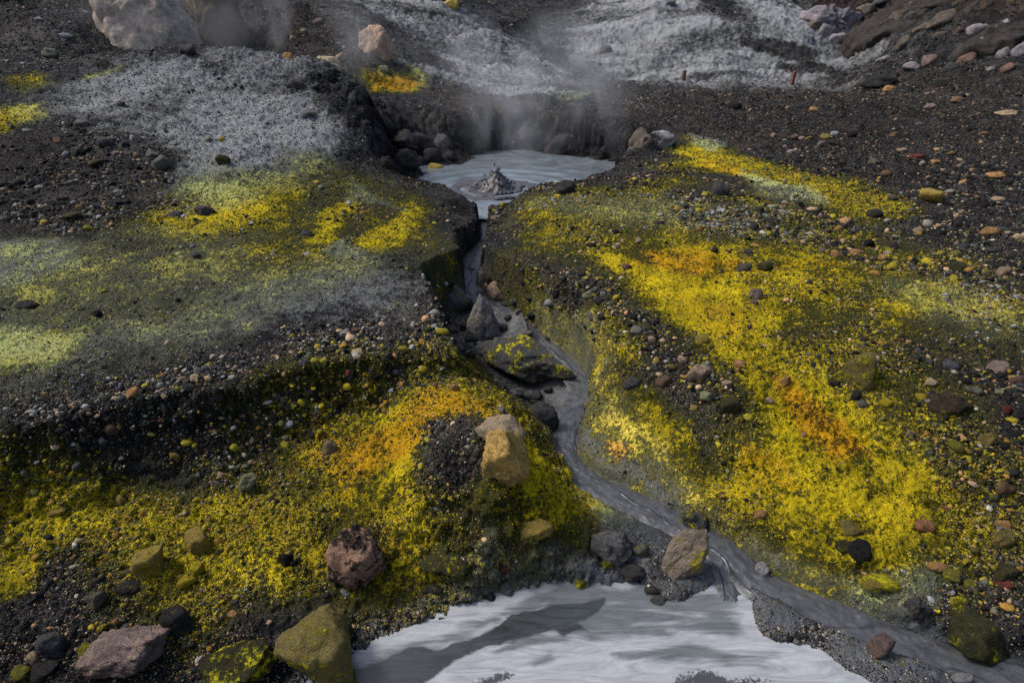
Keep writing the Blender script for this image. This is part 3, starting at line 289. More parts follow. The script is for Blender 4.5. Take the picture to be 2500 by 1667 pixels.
  ["rock","rock","grey-brown rock rib on the slope left of the lilac rocks","a","greybrown",0,[16.297,27.46,2.399],[0.587,0.471,0.414],-25,123,0],
  ["rock","rock","grey-brown rock rib just right of the lilac outcrop","a","greybrown",0,[16.117,28.525,2.133],[0.517,0.415,0.412],-25,124,0],
  ["rock","rock","low grey-brown rib in the middle of the right hillside","a","greybrown",0,[15.52,25.356,1.723],[0.378,0.303,0.24],-25,125,0],
  ["rock","rock","pale rock at the foot of the hillside behind the low black hump","a","lilac",0,[14.842,25.22,1.155],[0.311,0.25,0.167],0,126,0],
  ["rock","rock","pale pinkish rock at the foot of the right hillside","a","lilac",0,[14.541,22.893,1.044],[0.347,0.327,0.168],0,127,0],
  ["rock","rock","reddish-grey rock at the foot of the right hillside","a","redgrey",0,[14.814,22.483,1.194],[0.247,0.198,0.249],0,128,0],
  ["rock","rock","small pale stone at the foot of the right hillside near the bank","r","lilac",0,[14.952,19.691,1.08],[0.136,0.109,0.095],0,129,0],
  ["crust_block","crust","log-shaped block of grey crust with a yellow top lying in the gully","r","greydark",0.5,[0.074,4.574,-0.614],[0.597,0.21,0.2],-6.746,130,-0.699],
  ["mud_lump","rock","dark crumbling block on the mound flank above the left shore lumps","l","mud",0,[-2.426,10.236,0.414],[0.261,0.209,0.241],0,131,0],
  ["mud_lump","rock","dark crag at the top of the left crater rubble","l","mud",0,[-2.638,12.772,0.393],[0.367,0.294,0.295],0,132,0],
  ["mud_lump","rock","dark lump in the middle of the left crater rubble","l","mud",0,[-1.926,12.721,-0.006],[0.278,0.223,0.249],0,133,0],
  ["mud_lump","rock","dark lump between the large shore lump and the pale shore stone","l","mud",0,[-1.918,12.197,-0.304],[0.181,0.145,0.165],0,134,0],
  ["rock_outcrop","rock","grey-brown crusted crag at the right corner of the crater rim","c","greybrown",0.15,[2.433,11.051,0.245],[0.282,0.226,0.304],0,135,0],
  ["rock_outcrop","rock","pale crusted hump beside the crater right of the grey-brown crag","c","ash",0.1,[2.848,11.36,0.25],[0.248,0.199,0.195],0,136,0],
  ["mud_lump","rock","dark block slumped against the back wall of the crater","l","mud",0,[0.436,14.171,-0.041],[0.308,0.247,0.219],0,137,0],
  ["rock","rock","brown rock rib left of the flat-topped lilac rock","a","greybrown",0,[16.467,24.929,2.421],[0.582,0.467,0.447],-30,138,0],
  ["rock","rock","pale rock under the middle of the lilac outcrop","a","lilac",0,[14.433,29.919,2.031],[0.503,0.404,0.368],0,139,0],
  ["stone","stone","medium dark grey stone just below and left of the grey gully boulder","a","greydark",0.15,[-0.719,5.472,-0.605],[0.078,0.063,0.061],0,140,0],
  ["stone","stone","medium grey stone left of the pointed grey slab","c","grey",0.0,[-0.605,5.176,-0.624],[0.062,0.05,0.048],0,141,0],
  ["stone","stone","small near-black stone just left of the pointed grey slab","a","dark",0.0,[-0.486,5.252,-0.638],[0.054,0.043,0.042],0,142,0],
  ["stone","stone","medium dark grey stone just below and left of the pointed grey slab","c","greydark",0.0,[-0.405,4.985,-0.619],[0.064,0.052,0.05],0,143,0],
  ["stone","stone","small grey stone below and left of the pointed grey slab","a","grey",0.15,[-0.503,4.714,-0.584],[0.053,0.043,0.041],0,144,0],
  ["stone","stone","small near-black stone below the pointed grey slab","c","dark",0.0,[-0.381,4.608,-0.613],[0.044,0.036,0.034],0,145,0],
  ["stone","stone","medium dark grey stone just below and right of the pinkish-grey gully block","a","greydark",0.0,[-0.068,5.749,-0.61],[0.072,0.058,0.056],0,146,0],
  ["stone","stone","small grey stone just right of the pinkish-grey gully block","c","grey",0.0,[0.022,5.615,-0.499],[0.051,0.041,0.04],0,147,0],
  ["stone","stone","small near-black stone below and right of the pinkish-grey gully block","a","dark",0.15,[0.211,5.296,-0.519],[0.058,0.047,0.045],0,148,0],
  ["stone","stone","medium dark grey stone above the log-shaped crust block","c","greydark",0.0,[0.273,5.219,-0.623],[0.067,0.054,0.052],0,149,0],
  ["stone","stone","small grey stone above the log-shaped crust block","a","grey",0.0,[0.159,4.924,-0.539],[0.046,0.037,0.036],0,150,0],
  ["stone","stone","small near-black stone above and right of the log-shaped crust block","c","dark",0.0,[0.345,4.985,-0.639],[0.043,0.035,0.033],0,151,0],
  ["stone","stone","small dark grey stone just right of the pointed grey slab","a","greydark",0.15,[-0.081,5.053,-0.538],[0.056,0.045,0.044],0,152,0],
  ["stone","stone","small grey stone just below and right of the pointed grey slab","c","grey",0.0,[-0.14,4.927,-0.608],[0.043,0.034,0.033],0,153,0],
  ["stone","stone","small near-black stone just above and left of the grey gully boulder","a","dark",0.0,[-0.679,5.671,-0.309],[0.051,0.041,0.04],0,154,0],
  ["stone","stone","small dark grey stone above the grey gully boulder","c","greydark",0.0,[-0.739,5.684,-0.175],[0.06,0.048,0.047],0,155,0],
  ["stone","stone","small grey stone above and left of the pinkish-grey gully block","a","grey",0.15,[-0.511,6.678,-0.554],[0.054,0.043,0.043],0,156,0],
  ["stone","stone","small near-black stone just above the pinkish-grey gully block","c","dark",0.0,[-0.232,6.038,-0.408],[0.054,0.043,0.043],0,157,0],
  ["stone","stone","small dark grey stone below and left of the log-shaped crust block","a","greydark",0.0,[-0.09,4.239,-0.693],[0.042,0.034,0.032],0,158,0],
  ["stone","stone","medium grey stone below the log-shaped crust block","c","grey",0.0,[0.036,4.182,-0.743],[0.057,0.046,0.043],0,159,0],
  ["stone","stone","small near-black stone just above and left of the round grey boulder","a","dark",0.15,[0.179,4.129,-0.812],[0.038,0.03,0.028],0,160,0],
  ["stone","stone","small dark grey stone just below and left of the round grey boulder","c","greydark",0.0,[0.113,3.184,-0.373],[0.027,0.022,0.02],0,161,0],
  ["rock","rock","medium grey-brown rock right of the largest lilac outcrop","a","greybrown",0,[19.921,37.037,3.068],[0.491,0.394,0.396],-25,162,0],
  ["rock","rock","medium reddish-brown rock left of the dark grey top crag","a","redbrown",0,[17.111,27.44,2.932],[0.453,0.364,0.351],-25,163,0],
  ["rock","rock","medium dark grey rock above and left of the broad dark crag","a","greydark",0,[21.039,37.597,3.491],[0.545,0.437,0.4],-25,164,0],
  ["rock","rock","medium dark brown rock just below the dark grey top crag","a","darkbrown",0,[16.997,25.165,2.726],[0.334,0.268,0.269],-25,165,0],
  ["rock","rock","medium grey-brown rock right of the broad dark crag","a","greybrown",0,[15.782,23.765,1.767],[0.29,0.232,0.225],-25,166,0],
  ["rock","rock","medium reddish-brown rock left of the dark lilac-rock crag","a","redbrown",0,[15.289,21.313,1.302],[0.292,0.234,0.204],-25,167,0],
  ["rock","rock","medium dark grey rock left of the dark lilac-rock crag","a","greydark",0,[14.723,21.161,1.066],[0.219,0.175,0.157],-25,168,0],
  ["rock","rock","medium dark brown rock just above and right of the tall lilac block","a","darkbrown",0,[17.831,23.247,2.785],[0.384,0.308,0.331],-25,169,0],
  ["rock","rock","medium grey-brown rock just right of the broad dark crag","a","greybrown",0,[16.031,25.256,2.032],[0.34,0.273,0.274],-25,170,0],
  ["rock","rock","medium reddish-brown rock left of the broad dark crag","a","redbrown",0,[15.356,27.518,1.498],[0.318,0.255,0.241],-25,171,0],
  ["rock","rock","medium dark grey rock just right of the largest lilac outcrop","a","greydark",0,[19.092,36.344,2.658],[0.436,0.35,0.339],-25,172,0],
  ["rock","rock","medium dark brown rock just above the flat-topped lilac rock","a","darkbrown",0,[17.237,23.966,2.696],[0.318,0.255,0.222],-25,173,0],
  ["rock","rock","medium grey-brown rock just left of the largest lilac outcrop","a","greybrown",0,[13.964,30.022,2.211],[0.363,0.291,0.282],-25,174,0],
  ["rock","rock","medium reddish-brown rock just below and right of the dark lilac-rock crag","a","redbrown",0,[15.1,19.192,1.153],[0.198,0.159,0.142],-25,175,0],
  ["stone","stone","medium yellow stone right of the big flat yellow slab","r","yellow",0.5,[-1.757,2.101,-0.593],[0.049,0.039,0.038],0,176,0],
  ["stone","stone","medium yellow upright stone below the pitted yellow stone","a","yellow",0.6,[-1.727,2.163,-0.585],[0.038,0.031,0.066],0,177,0],
  ["stone","stone","medium olive stone just below the blocky greenish-grey stone","a","olive",0.6,[-2.089,1.875,-0.651],[0.031,0.025,0.029],0,178,0],
  ["stone","stone","small orange-tan stone just below and right of the blocky greenish-grey stone","a","orangetan",0.1,[-2.038,1.904,-0.65],[0.027,0.021,0.024],0,179,0],
  ["stone","stone","small yellow-tan stone above the big flat yellow slab","r","yellowtan",0.2,[-2.368,2.595,-0.487],[0.032,0.025,0.048],0,180,0],
  ["stone","stone","medium yellow-tan flat stone well above and left of the big flat yellow slab","a","yellowtan",0.3,[-2.669,2.492,-0.463],[0.061,0.038,0.03],0,181,0],
  ["stone","stone","medium yellow-tan stone right of the reddish-brown faceted stone","r","yellowtan",0.5,[-2.156,2.859,-0.368],[0.042,0.033,0.035],0,182,0],
  ["stone","stone","small tan stone above the pitted yellow stone","a","tan",0.0,[-1.845,2.795,-0.457],[0.028,0.022,0.028],0,183,0],
  ["stone","stone","small pale grey stone below the reddish speckled boulder","a","ash",0.0,[-0.915,2.11,-0.69],[0.029,0.023,0.018],0,184,0],
  ["stone","stone","small orange-tan stone right of the dark green-speckled rock","r","orangetan",0.2,[-1.46,1.963,-0.651],[0.027,0.021,0.013],0,185,0],
  ["stone","stone","medium black stone left of the reddish speckled boulder","a","black",0.3,[-1.274,2.254,-0.587],[0.044,0.035,0.062],0,186,0],
  ["stone","stone","medium yellow upright stone above and right of the reddish speckled boulder","a","yellow",0.6,[-0.665,2.366,-0.537],[0.035,0.028,0.065],0,187,0],
  ["stone","stone","small yellow stone above the half-buried olive boulder","r","yellow",0.6,[-0.378,2.388,-0.452],[0.022,0.018,0.032],0,188,0],
  ["stone","stone","small dark red stone right of the half-buried olive boulder","r","red",0.0,[-0.039,2.232,-0.638],[0.032,0.026,0.029],0,189,0],
  ["stone","stone","small olive upright stone right of the reddish speckled boulder","a","olive",0.6,[-0.672,2.297,-0.591],[0.025,0.02,0.051],0,190,0],
  ["stone","stone","medium olive stone above the large yellow-green slab","a","olive",0.4,[2.488,2.108,-0.63],[0.035,0.028,0.033],0,191,0],
  ["stone","stone","small pale green stone above the large yellow-green slab","a","palegreen",0.3,[2.571,2.121,-0.616],[0.024,0.019,0.02],0,192,0],
  ["stone","stone","medium brown stone below the tall olive stone","a","brown",0.1,[2.911,2.567,-0.364],[0.046,0.037,0.059],0,193,0],
  ["stone","stone","tiny black stone well left of the reddish-grey wedge","a","black",0.0,[1.464,1.821,-0.808],[0.013,0.011,0.017],0,194,0],
  ["stone","stone","tiny pale grey stone left of the long flat yellow stone","a","ash",0.0,[1.676,2.091,-0.79],[0.017,0.014,0.016],0,195,0],
  ["stone","stone","small tan stone below the yellow-tan lone boulder","r","tan",0.1,[4.411,6.012,0.157],[0.057,0.045,0.051],0,196,0],
  ["stone","stone","medium dark olive flat stone below and left of the yellow-tan lone boulder","a","darkolive",0.1,[3.893,5.7,0.126],[0.104,0.098,0.05],0,197,0],
  ["stone","stone","medium orange-tan flat stone well right of the dark green rounded stone","a","orangetan",0.1,[3.428,5.408,0.104],[0.082,0.066,0.043],0,198,0],
  ["stone","stone","small orange-tan stone below and left of the yellow-tan lone boulder","a","orangetan",0.0,[3.601,5.253,0.114],[0.055,0.044,0.032],0,199,0],
  ["stone","stone","small orange-tan stone right of the dark green rounded stone","r","orangetan",0.1,[3.182,5.332,0.106],[0.047,0.038,0.041],0,200,0],
  ["stone","stone","small tan stone below and left of the yellow-tan lone boulder","r","tan",0.0,[3.724,5.39,0.116],[0.043,0.035,0.032],0,201,0],
  ["stone","stone","small near-black stone left of the dark green rounded stone","a","dark",0.0,[2.045,5.499,0.085],[0.039,0.032,0.043],0,202,0],
  ["stone","stone","small dark grey stone just above and left of the dark green rounded stone","a","greydark",0.1,[2.38,5.472,0.081],[0.048,0.039,0.047],0,203,0],
  ["stone","stone","medium dark olive flat stone below and left of the orange-tan plateau stone","r","darkolive",0.1,[4.118,4.986,0.119],[0.097,0.078,0.053],0,204,0],
  ["stone","stone","small orange-tan upright stone right of the dark greenish rock","r","orangetan",0.2,[1.919,3.392,-0.153],[0.04,0.032,0.064],0,205,0],
  ["stone","stone","small pinkish-tan stone just above the dark greenish rock","r","pinktan",0.0,[1.52,3.422,-0.164],[0.04,0.032,0.027],0,206,0],
  ["stone","stone","small yellow-tan stone left of the dark greenish rock","r","yellowtan",0.1,[1.265,3.286,-0.293],[0.03,0.024,0.043],0,207,0],
  ["stone","stone","small tan stone right of the dark greenish rock","a","tan",0.2,[1.796,3.298,-0.224],[0.036,0.029,0.028],0,208,0],
  ["stone","stone","medium dark brown stone left of the peaked boulder","a","darkbrown",0.1,[2.233,3.357,-0.128],[0.042,0.034,0.039],0,209,0],
  ["stone","stone","small near-black stone just below the peaked boulder","r","dark",0.1,[2.337,3.239,-0.156],[0.038,0.031,0.047],0,210,0],
  ["stone","stone","small grey stone below the peaked boulder","r","grey",0.0,[2.366,3.19,-0.174],[0.035,0.028,0.031],0,211,0],
  ["stone","stone","medium yellow stone below and right of the peaked boulder","r","yellow",0.4,[2.505,3.164,-0.17],[0.044,0.035,0.033],0,212,0],
  ["stone","stone","small yellow stone just left of the dark brown half-buried rock","a","yellow",0.5,[2.76,3.212,-0.129],[0.038,0.03,0.026],0,213,0],
  ["stone","stone","small yellow stone below the peaked boulder","r","yellow",0.5,[2.278,3.024,-0.264],[0.023,0.018,0.022],0,214,0],
  ["stone","stone","medium greenish-grey stone right of the dark brown half-buried rock","a","greengrey",0.1,[3.124,3.233,-0.104],[0.053,0.042,0.031],0,215,0],
  ["stone","stone","small pale green stone just below the pale pinkish stone","r","palegreen",0.1,[3.254,3.199,-0.091],[0.032,0.026,0.024],0,216,0],
  ["stone","stone","small pale grey stone just left of the dark brown half-buried rock","r","ash",0.0,[2.778,3.16,-0.15],[0.026,0.021,0.021],0,217,0],
  ["stone","stone","small tan stone just above and left of the dark brown half-buried rock","a","tan",0.1,[2.871,3.309,-0.092],[0.036,0.029,0.028],0,218,0],
  ["stone","stone","small dark red stone above and right of the tall olive stone","a","red",0.0,[3.202,3.035,-0.127],[0.034,0.027,0.037],0,219,0],
  ["stone","stone","small near-black stone above and right of the tall olive stone","a","dark",0.0,[3.232,2.982,-0.122],[0.036,0.029,0.04],0,220,0],
  ["stone","stone","medium reddish-brown stone just below and right of the pale pinkish stone","a","redbrown",0.0,[3.433,3.286,-0.052],[0.047,0.038,0.056],0,221,0],
  ["stone","stone","small olive stone below the dark brown half-buried rock","a","olive",0.4,[2.62,2.869,-0.276],[0.027,0.022,0.027],0,222,0],
  ["stone","stone","small tan stone below and left of the dark brown half-buried rock","a","tan",0.1,[2.561,2.957,-0.248],[0.025,0.02,0.032],0,223,0],
  ["stone","stone","small olive stone well left of the dark brown half-buried rock","a","olive",0.4,[2.366,2.948,-0.28],[0.022,0.018,0.029],0,224,0],
  ["stone","stone","tiny orange-tan upright stone well right of the dark greenish rock","r","orangetan",0.3,[1.931,3.038,-0.327],[0.022,0.017,0.044],0,225,0],
  ["stone","stone","small pinkish-tan stone just above and left of the pinkish-grey gully block","r","pinktan",0.0,[-0.292,6.065,-0.52],[0.04,0.032,0.05],0,226,0],
  ["stone","stone","small grey stone just left of the pinkish-grey gully block","r","grey",0.1,[-0.366,6.01,-0.6],[0.045,0.036,0.056],0,227,0],
  ["stone","stone","tiny orange-tan upright stone right of the pinkish-grey gully block","r","orangetan",0.0,[0.577,5.014,-0.101],[0.027,0.022,0.047],0,228,0],
  ["stone","stone","tiny tan stone just above and right of the pinkish-grey gully block","r","tan",0.0,[0.004,5.737,-0.253],[0.028,0.022,0.028],0,229,0],
  ["stone","stone","tiny pale green stone well right of the pinkish-grey gully block","r","palegreen",0.0,[0.615,4.958,-0.05],[0.024,0.02,0.027],0,230,0],
  ["stone","stone","medium dark grey stone just above the round grey boulder","a","greydark",0.0,[0.216,4.256,-0.818],[0.058,0.047,0.049],0,231,0],
  ["stone","stone","small dark grey stone just above and left of the round grey boulder","a","greydark",0.0,[0.126,4.194,-0.794],[0.046,0.037,0.041],0,232,0],
  ["stone","stone","small dark grey stone just above the round grey boulder","r","greydark",0.0,[0.324,4.318,-0.787],[0.047,0.038,0.036],0,233,0],
  ["stone","stone","small grey stone just below and right of the pinkish-grey gully block","r","grey",0.0,[0.057,5.131,-0.394],[0.035,0.028,0.035],0,234,0],
  ["stone","stone","tiny grey stone right of the pointed grey slab","r","grey",0.0,[0.155,5.387,-0.599],[0.034,0.027,0.035],0,235,0],
  ["stone","stone","small dark grey stone right of the pointed grey slab","r","greydark",0.0,[0.094,5.315,-0.622],[0.05,0.04,0.043],0,236,0],
  ["stone","stone","tiny pinkish-grey stone right of the pointed grey slab","r","pinkgrey",0.0,[0.212,5.299,-0.604],[0.032,0.025,0.035],0,237,0],
  ["stone","stone","small dark grey angular stone just right of the pointed grey slab","a","greydark",0.0,[-0.041,5.136,-0.465],[0.043,0.035,0.037],0,238,0],
  ["stone","stone","small orange-tan stone left of the log-shaped crust block","r","orangetan",0.3,[-0.389,3.248,-0.124],[0.035,0.028,0.031],0,239,0],
  ["stone","stone","small grey stone left of the round grey boulder","a","grey",0.0,[-0.071,3.129,-0.213],[0.032,0.026,0.037],0,240,0],
  ["stone","stone","medium grey stone well left of the round grey boulder","a","grey",0.1,[-0.442,2.894,-0.16],[0.038,0.031,0.044],0,241,0],
  ["stone","stone","small yellow-tan stone well left of the log-shaped crust block","r","yellowtan",0.2,[-0.881,3.27,-0.29],[0.027,0.022,0.027],0,242,0],
  ["stone","stone","tiny orange-tan upright stone well left of the log-shaped crust block","r","orangetan",0.0,[-0.532,3.337,-0.151],[0.021,0.017,0.032],0,243,0],
  ["stone","stone","small tan stone well below and left of the grey gully boulder","a","tan",0.0,[-0.87,3.571,-0.134],[0.025,0.02,0.024],0,244,0],
  ["stone","stone","tiny tan stone well below and left of the grey gully boulder","a","tan",0.0,[-0.995,3.5,-0.154],[0.022,0.018,0.025],0,245,0],
  ["stone","stone","small grey stone well right of the dark slate stone","a","grey",0.0,[-1.167,3.471,-0.114],[0.037,0.03,0.042],0,246,0],
  ["stone","stone","small greenish-grey stone well below and left of the grey gully boulder","r","greengrey",0.0,[-0.825,3.624,-0.066],[0.032,0.025,0.036],0,247,0],
  ["stone","stone","small yellow-tan stone well below and left of the pointed grey slab","a","yellowtan",0.0,[-0.939,3.408,-0.279],[0.031,0.025,0.021],0,248,0],
  ["stone","stone","small orange-tan stone well below and left of the pointed grey slab","a","orangetan",0.0,[-0.814,3.483,-0.213],[0.031,0.025,0.026],0,249,0],
  ["stone","stone","small yellow stone well right of the dark slate stone","r","yellow",0.5,[-0.984,3.047,-0.361],[0.032,0.026,0.017],0,250,0],
  ["stone","stone","small tan stone well below and left of the dark grey boulder by the streak","a","tan",0.0,[1.355,5.875,0.07],[0.046,0.037,0.04],0,251,0],
  ["stone","stone","small brown stone well left of the pinkish-grey upright stone","r","brown",0.1,[1.121,5.23,0.03],[0.051,0.041,0.035],0,252,0],
  ["stone","stone","small yellow-tan stone left of the pinkish-tan rounded stone","r","yellowtan",0.1,[1.076,3.676,-0.134],[0.032,0.026,0.032],0,253,0],
  ["stone","stone","small pinkish-tan stone just above and left of the pinkish-tan rounded stone","a","pinktan",0.0,[1.266,3.651,-0.122],[0.039,0.031,0.048],0,254,0],
  ["stone","stone","small pinkish-tan stone above and left of the pinkish-tan rounded stone","a","pinktan",0.0,[1.076,3.872,-0.058],[0.033,0.027,0.033],0,255,0],
  ["stone","stone","tiny black stone well right of the log-shaped crust block","r","black",0.0,[0.764,4.232,-0.232],[0.022,0.018,0.024],0,256,0],
  ["stone","stone","medium reddish-brown stone just left of the reddish-brown faceted stone","r","redbrown",0.0,[-2.604,2.808,-0.116],[0.037,0.03,0.034],0,257,0],
  ["stone","stone","small pinkish-grey stone above and left of the reddish-brown faceted stone","a","pinkgrey",0.0,[-2.607,2.847,-0.025],[0.029,0.023,0.032],0,258,0],
  ["stone","stone","small greenish-grey stone just above the reddish-brown faceted stone","a","greengrey",0.0,[-2.515,2.914,-0.041],[0.027,0.022,0.026],0,259,0],
  ["stone","stone","small greenish-grey stone just below and right of the orange-tan bank stone","r","greengrey",0.0,[-2.299,2.991,-0.063],[0.028,0.022,0.023],0,260,0],
  ["stone","stone","small pinkish-tan stone left of the dark slate stone","r","pinktan",0.0,[-2.175,3.197,0.008],[0.029,0.023,0.02],0,261,0],
  ["stone","stone","tiny orange-tan stone above and right of the orange-tan bank stone","a","orangetan",0.0,[-2.33,3.244,0.008],[0.02,0.016,0.015],0,262,0],
  ["stone","stone","small grey stone just above the dark slate stone","r","grey",0.0,[-2.064,3.299,0.015],[0.029,0.024,0.029],0,263,0],
  ["stone","stone","small pinkish-tan stone above and right of the dark slate stone","r","pinktan",0.0,[-1.876,3.321,0.009],[0.024,0.019,0.022],0,264,0],
  ["stone","stone","small tan flat stone right of the orange-tan bank stone","r","tan",0.0,[-2.218,3.04,-0.013],[0.03,0.023,0.015],0,265,0],
  ["stone","stone","small greenish-grey stone well right of the dark slate stone","a","greengrey",0.0,[-1.427,3.502,0.014],[0.031,0.025,0.034],0,266,0],
  ["stone","stone","small blue-grey stone well right of the dark slate stone","a","bluegrey",0.0,[-1.442,3.412,-0.019],[0.039,0.031,0.044],0,267,0],
  ["stone","stone","medium near-black stone well right of the dark slate stone","r","dark",0.0,[-1.404,3.344,-0.175],[0.049,0.036,0.023],0,268,0],
  ["stone","stone","medium greenish-grey stone right of the dark slate stone","r","greengrey",0.0,[-1.57,3.268,-0.21],[0.048,0.038,0.027],0,269,0],
  ["stone","stone","small orange-tan stone below and right of the dark slate stone","a","orangetan",0.0,[-1.823,3.088,-0.248],[0.023,0.019,0.026],0,270,0],
  ["stone","stone","small orange-tan stone below and left of the dark slate stone","a","orangetan",0.1,[-2.081,2.943,-0.294],[0.022,0.018,0.021],0,271,0],
  ["stone","stone","small orange-tan stone below the dark slate stone","r","orangetan",0.0,[-1.955,3.009,-0.265],[0.034,0.027,0.016],0,272,0],
  ["stone","stone","tiny orange-tan upright stone right of the dark slate stone","a","orangetan",0.0,[-1.604,3.31,-0.074],[0.018,0.014,0.028],0,273,0],
  ["stone","stone","tiny tan stone right of the dark slate stone","a","tan",0.0,[-1.624,3.258,-0.159],[0.021,0.017,0.023],0,274,0],
  ["stone","stone","tiny pale green stone right of the dark slate stone","a","palegreen",0.0,[-1.677,3.263,-0.092],[0.021,0.017,0.019],0,275,0],
  ["stone","stone","tiny orange-tan stone right of the dark slate stone","r","orangetan",0.0,[-1.707,3.163,-0.214],[0.02,0.016,0.019],0,276,0],
  ["stone","stone","small dark red flat stone well right of the dark slate stone","a","red",0.0,[-1.368,3.316,-0.248],[0.036,0.021,0.018],0,277,0],
  ["stone","stone","small pale grey stone left of the reddish-brown faceted stone","r","ash",0.0,[-2.688,2.733,-0.152],[0.021,0.017,0.023],0,278,0],
  ["stone","stone","small pale green stone well left of the reddish-brown faceted stone","a","palegreen",0.0,[-2.958,2.682,-0.064],[0.028,0.022,0.021],0,279,0],
  ["stone","stone","medium grey stone left of the reddish-brown faceted stone","a","grey",0.0,[-2.648,2.733,-0.192],[0.037,0.029,0.018],0,280,0],
  ["stone","stone","small pale grey stone just below and left of the reddish-brown faceted stone","r","ash",0.0,[-2.534,2.816,-0.19],[0.029,0.024,0.029],0,281,0],
  ["stone","stone","small slate-blue stone just left of the reddish-brown faceted stone","r","slate",0.0,[-2.576,2.799,-0.184],[0.029,0.024,0.033],0,282,0],
  ["stone","stone","tiny pinkish-tan stone right of the black plateau stone","a","pinktan",0.0,[-2.982,3.932,0.056],[0.023,0.019,0.015],0,283,0],
  ["stone","stone","tiny orange-tan stone well above and right of the dark slate stone","a","orangetan",0.0,[-1.583,3.845,0.028],[0.02,0.016,0.022],0,284,0],
  ["stone","stone","tiny near-black stone well right of the black plateau stone","r","dark",0.0,[-2.769,4.318,0.076],[0.025,0.02,0.023],0,285,0],
  ["stone","stone","medium near-black flat stone left of the black plateau stone","a","dark",0.0,[-3.976,4.27,0.08],[0.082,0.074,0.04],0,286,0],
  ["stone","stone","medium dark grey flat stone well below and left of the large dark shore lump","r","greydark",0.0,[-2.252,6.081,0.105],[0.072,0.057,0.038],0,287,0],
  ["stone","stone","small pale green stone well right of the dark brown rock face","a","palegreen",0.1,[-6.218,18.262,1.884],[0.099,0.079,0.093],0,288,0],
  ["stone","stone","tiny pale green stone left of the big pinkish boulder","a","palegreen",0.1,[-6.032,18.81,2.093],[0.088,0.071,0.082],0,289,0],
  ["stone","stone","small reddish-grey stone left of the big pinkish boulder","a","redgrey",0.0,[-5.85,19.695,2.429],[0.157,0.126,0.127],0,290,0],
  ["stone","stone","medium greenish-grey stone well left of the huge pale boulder","a","greengrey",0.0,[-9.101,12.563,1.72],[0.154,0.124,0.11],0,291,0],
  ["stone","stone","medium pale grey flat stone left of the huge pale boulder","r","ash",0.0,[-10.028,14.521,2.055],[0.137,0.11,0.068],0,292,0],
  ["stone","stone","small pale grey flat stone well left of the huge pale boulder","a","ash",0.0,[-10.828,14.963,2.372],[0.109,0.088,0.064],0,293,0],
  ["stone","stone","small greenish-grey flat stone well left of the huge pale boulder","r","greengrey",0.0,[-9.519,12.539,1.808],[0.094,0.075,0.055],0,294,0],
  ["stone","stone","medium grey stone well below and left of the big pinkish boulder","r","grey",0.0,[-3.282,9.796,0.912],[0.119,0.095,0.082],0,295,0],
  ["stone","stone","medium dark grey stone well left of the big pinkish boulder","a","greydark",0.0,[-3.69,10.649,1.296],[0.171,0.137,0.128],0,296,0],
  ["stone","stone","medium grey stone well below the dark crest stone","r","grey",0.0,[-4.841,7.946,0.619],[0.082,0.066,0.088],0,297,0],
  ["stone","stone","medium greenish-grey stone well below the dark crest stone","a","greengrey",0.1,[-4.626,7.689,0.53],[0.131,0.105,0.116],0,298,0],
  ["stone","stone","tiny yellow stone well below the dark crest stone","a","yellow",0.2,[-4.176,8.617,0.698],[0.047,0.038,0.044],0,299,0],
  ["stone","stone","medium dark olive flat stone well below and left of the dark crest stone","a","darkolive",0.2,[-5.426,7.619,0.568],[0.102,0.096,0.049],0,300,0],
  ["stone","stone","small dark grey stone well below and left of the dark crest stone","a","greydark",0.0,[-5.796,7.884,0.672],[0.075,0.06,0.056],0,301,0],
  ["stone","stone","medium dark grey stone well below and left of the dark crest stone","a","greydark",0.0,[-5.534,8.095,0.722],[0.124,0.099,0.095],0,302,0],
  ["stone","stone","small near-black stone well below and left of the dark crest stone","a","dark",0.0,[-5.277,8.117,0.703],[0.059,0.048,0.051],0,303,0],
  ["stone","stone","medium grey flat stone well below and left of the huge pale boulder","r","grey",0.0,[-6.145,8.654,0.92],[0.099,0.08,0.056],0,304,0],
  ["stone","stone","small pale lilac stone well below and left of the huge pale boulder","a","lilac",0.0,[-6.804,8.42,0.843],[0.067,0.054,0.042],0,305,0],
  ["stone","stone","small brown stone well below and left of the huge pale boulder","r","brown",0.0,[-6.213,8.171,0.754],[0.071,0.057,0.051],0,306,0],
  ["stone","stone","tiny pale grey stone well below and left of the huge pale boulder","a","ash",0.0,[-6.285,8.448,0.84],[0.043,0.034,0.039],0,307,0],
  ["stone","stone","small pale lilac stone well above the black plateau stone","r","lilac",0.0,[-5.097,6.601,0.288],[0.043,0.034,0.035],0,308,0],
  ["stone","stone","small pale lilac stone well above and left of the black plateau stone","r","lilac",0.0,[-5.566,6.31,0.252],[0.049,0.039,0.036],0,309,0],
  ["stone","stone","medium dark olive flat stone well above the black plateau stone","r","darkolive",0.3,[-4.911,6.29,0.232],[0.107,0.101,0.052],0,310,0],
  ["stone","stone","small pale lilac angular stone well above and left of the black plateau stone","a","lilac",0.0,[-5.284,6.167,0.22],[0.038,0.031,0.025],0,311,0],
  ["stone","stone","medium greenish-grey flat stone well above the black plateau stone","a","greengrey",0.0,[-5.446,7.116,0.418],[0.075,0.06,0.039],0,312,0],
  ["stone","stone","medium dark grey stone well above and right of the black plateau stone","r","greydark",0.1,[-3.608,6.607,0.2],[0.117,0.094,0.069],0,313,0],
  ["stone","stone","medium dark grey rounded stone well above and right of the black plateau stone","r","greydark",0.1,[-3.886,6.501,0.197],[0.085,0.068,0.052],0,314,0],
  ["stone","stone","medium dark olive stone well below the dark crest stone","r","darkolive",0.1,[-3.922,7.976,0.506],[0.094,0.076,0.095],0,315,0],
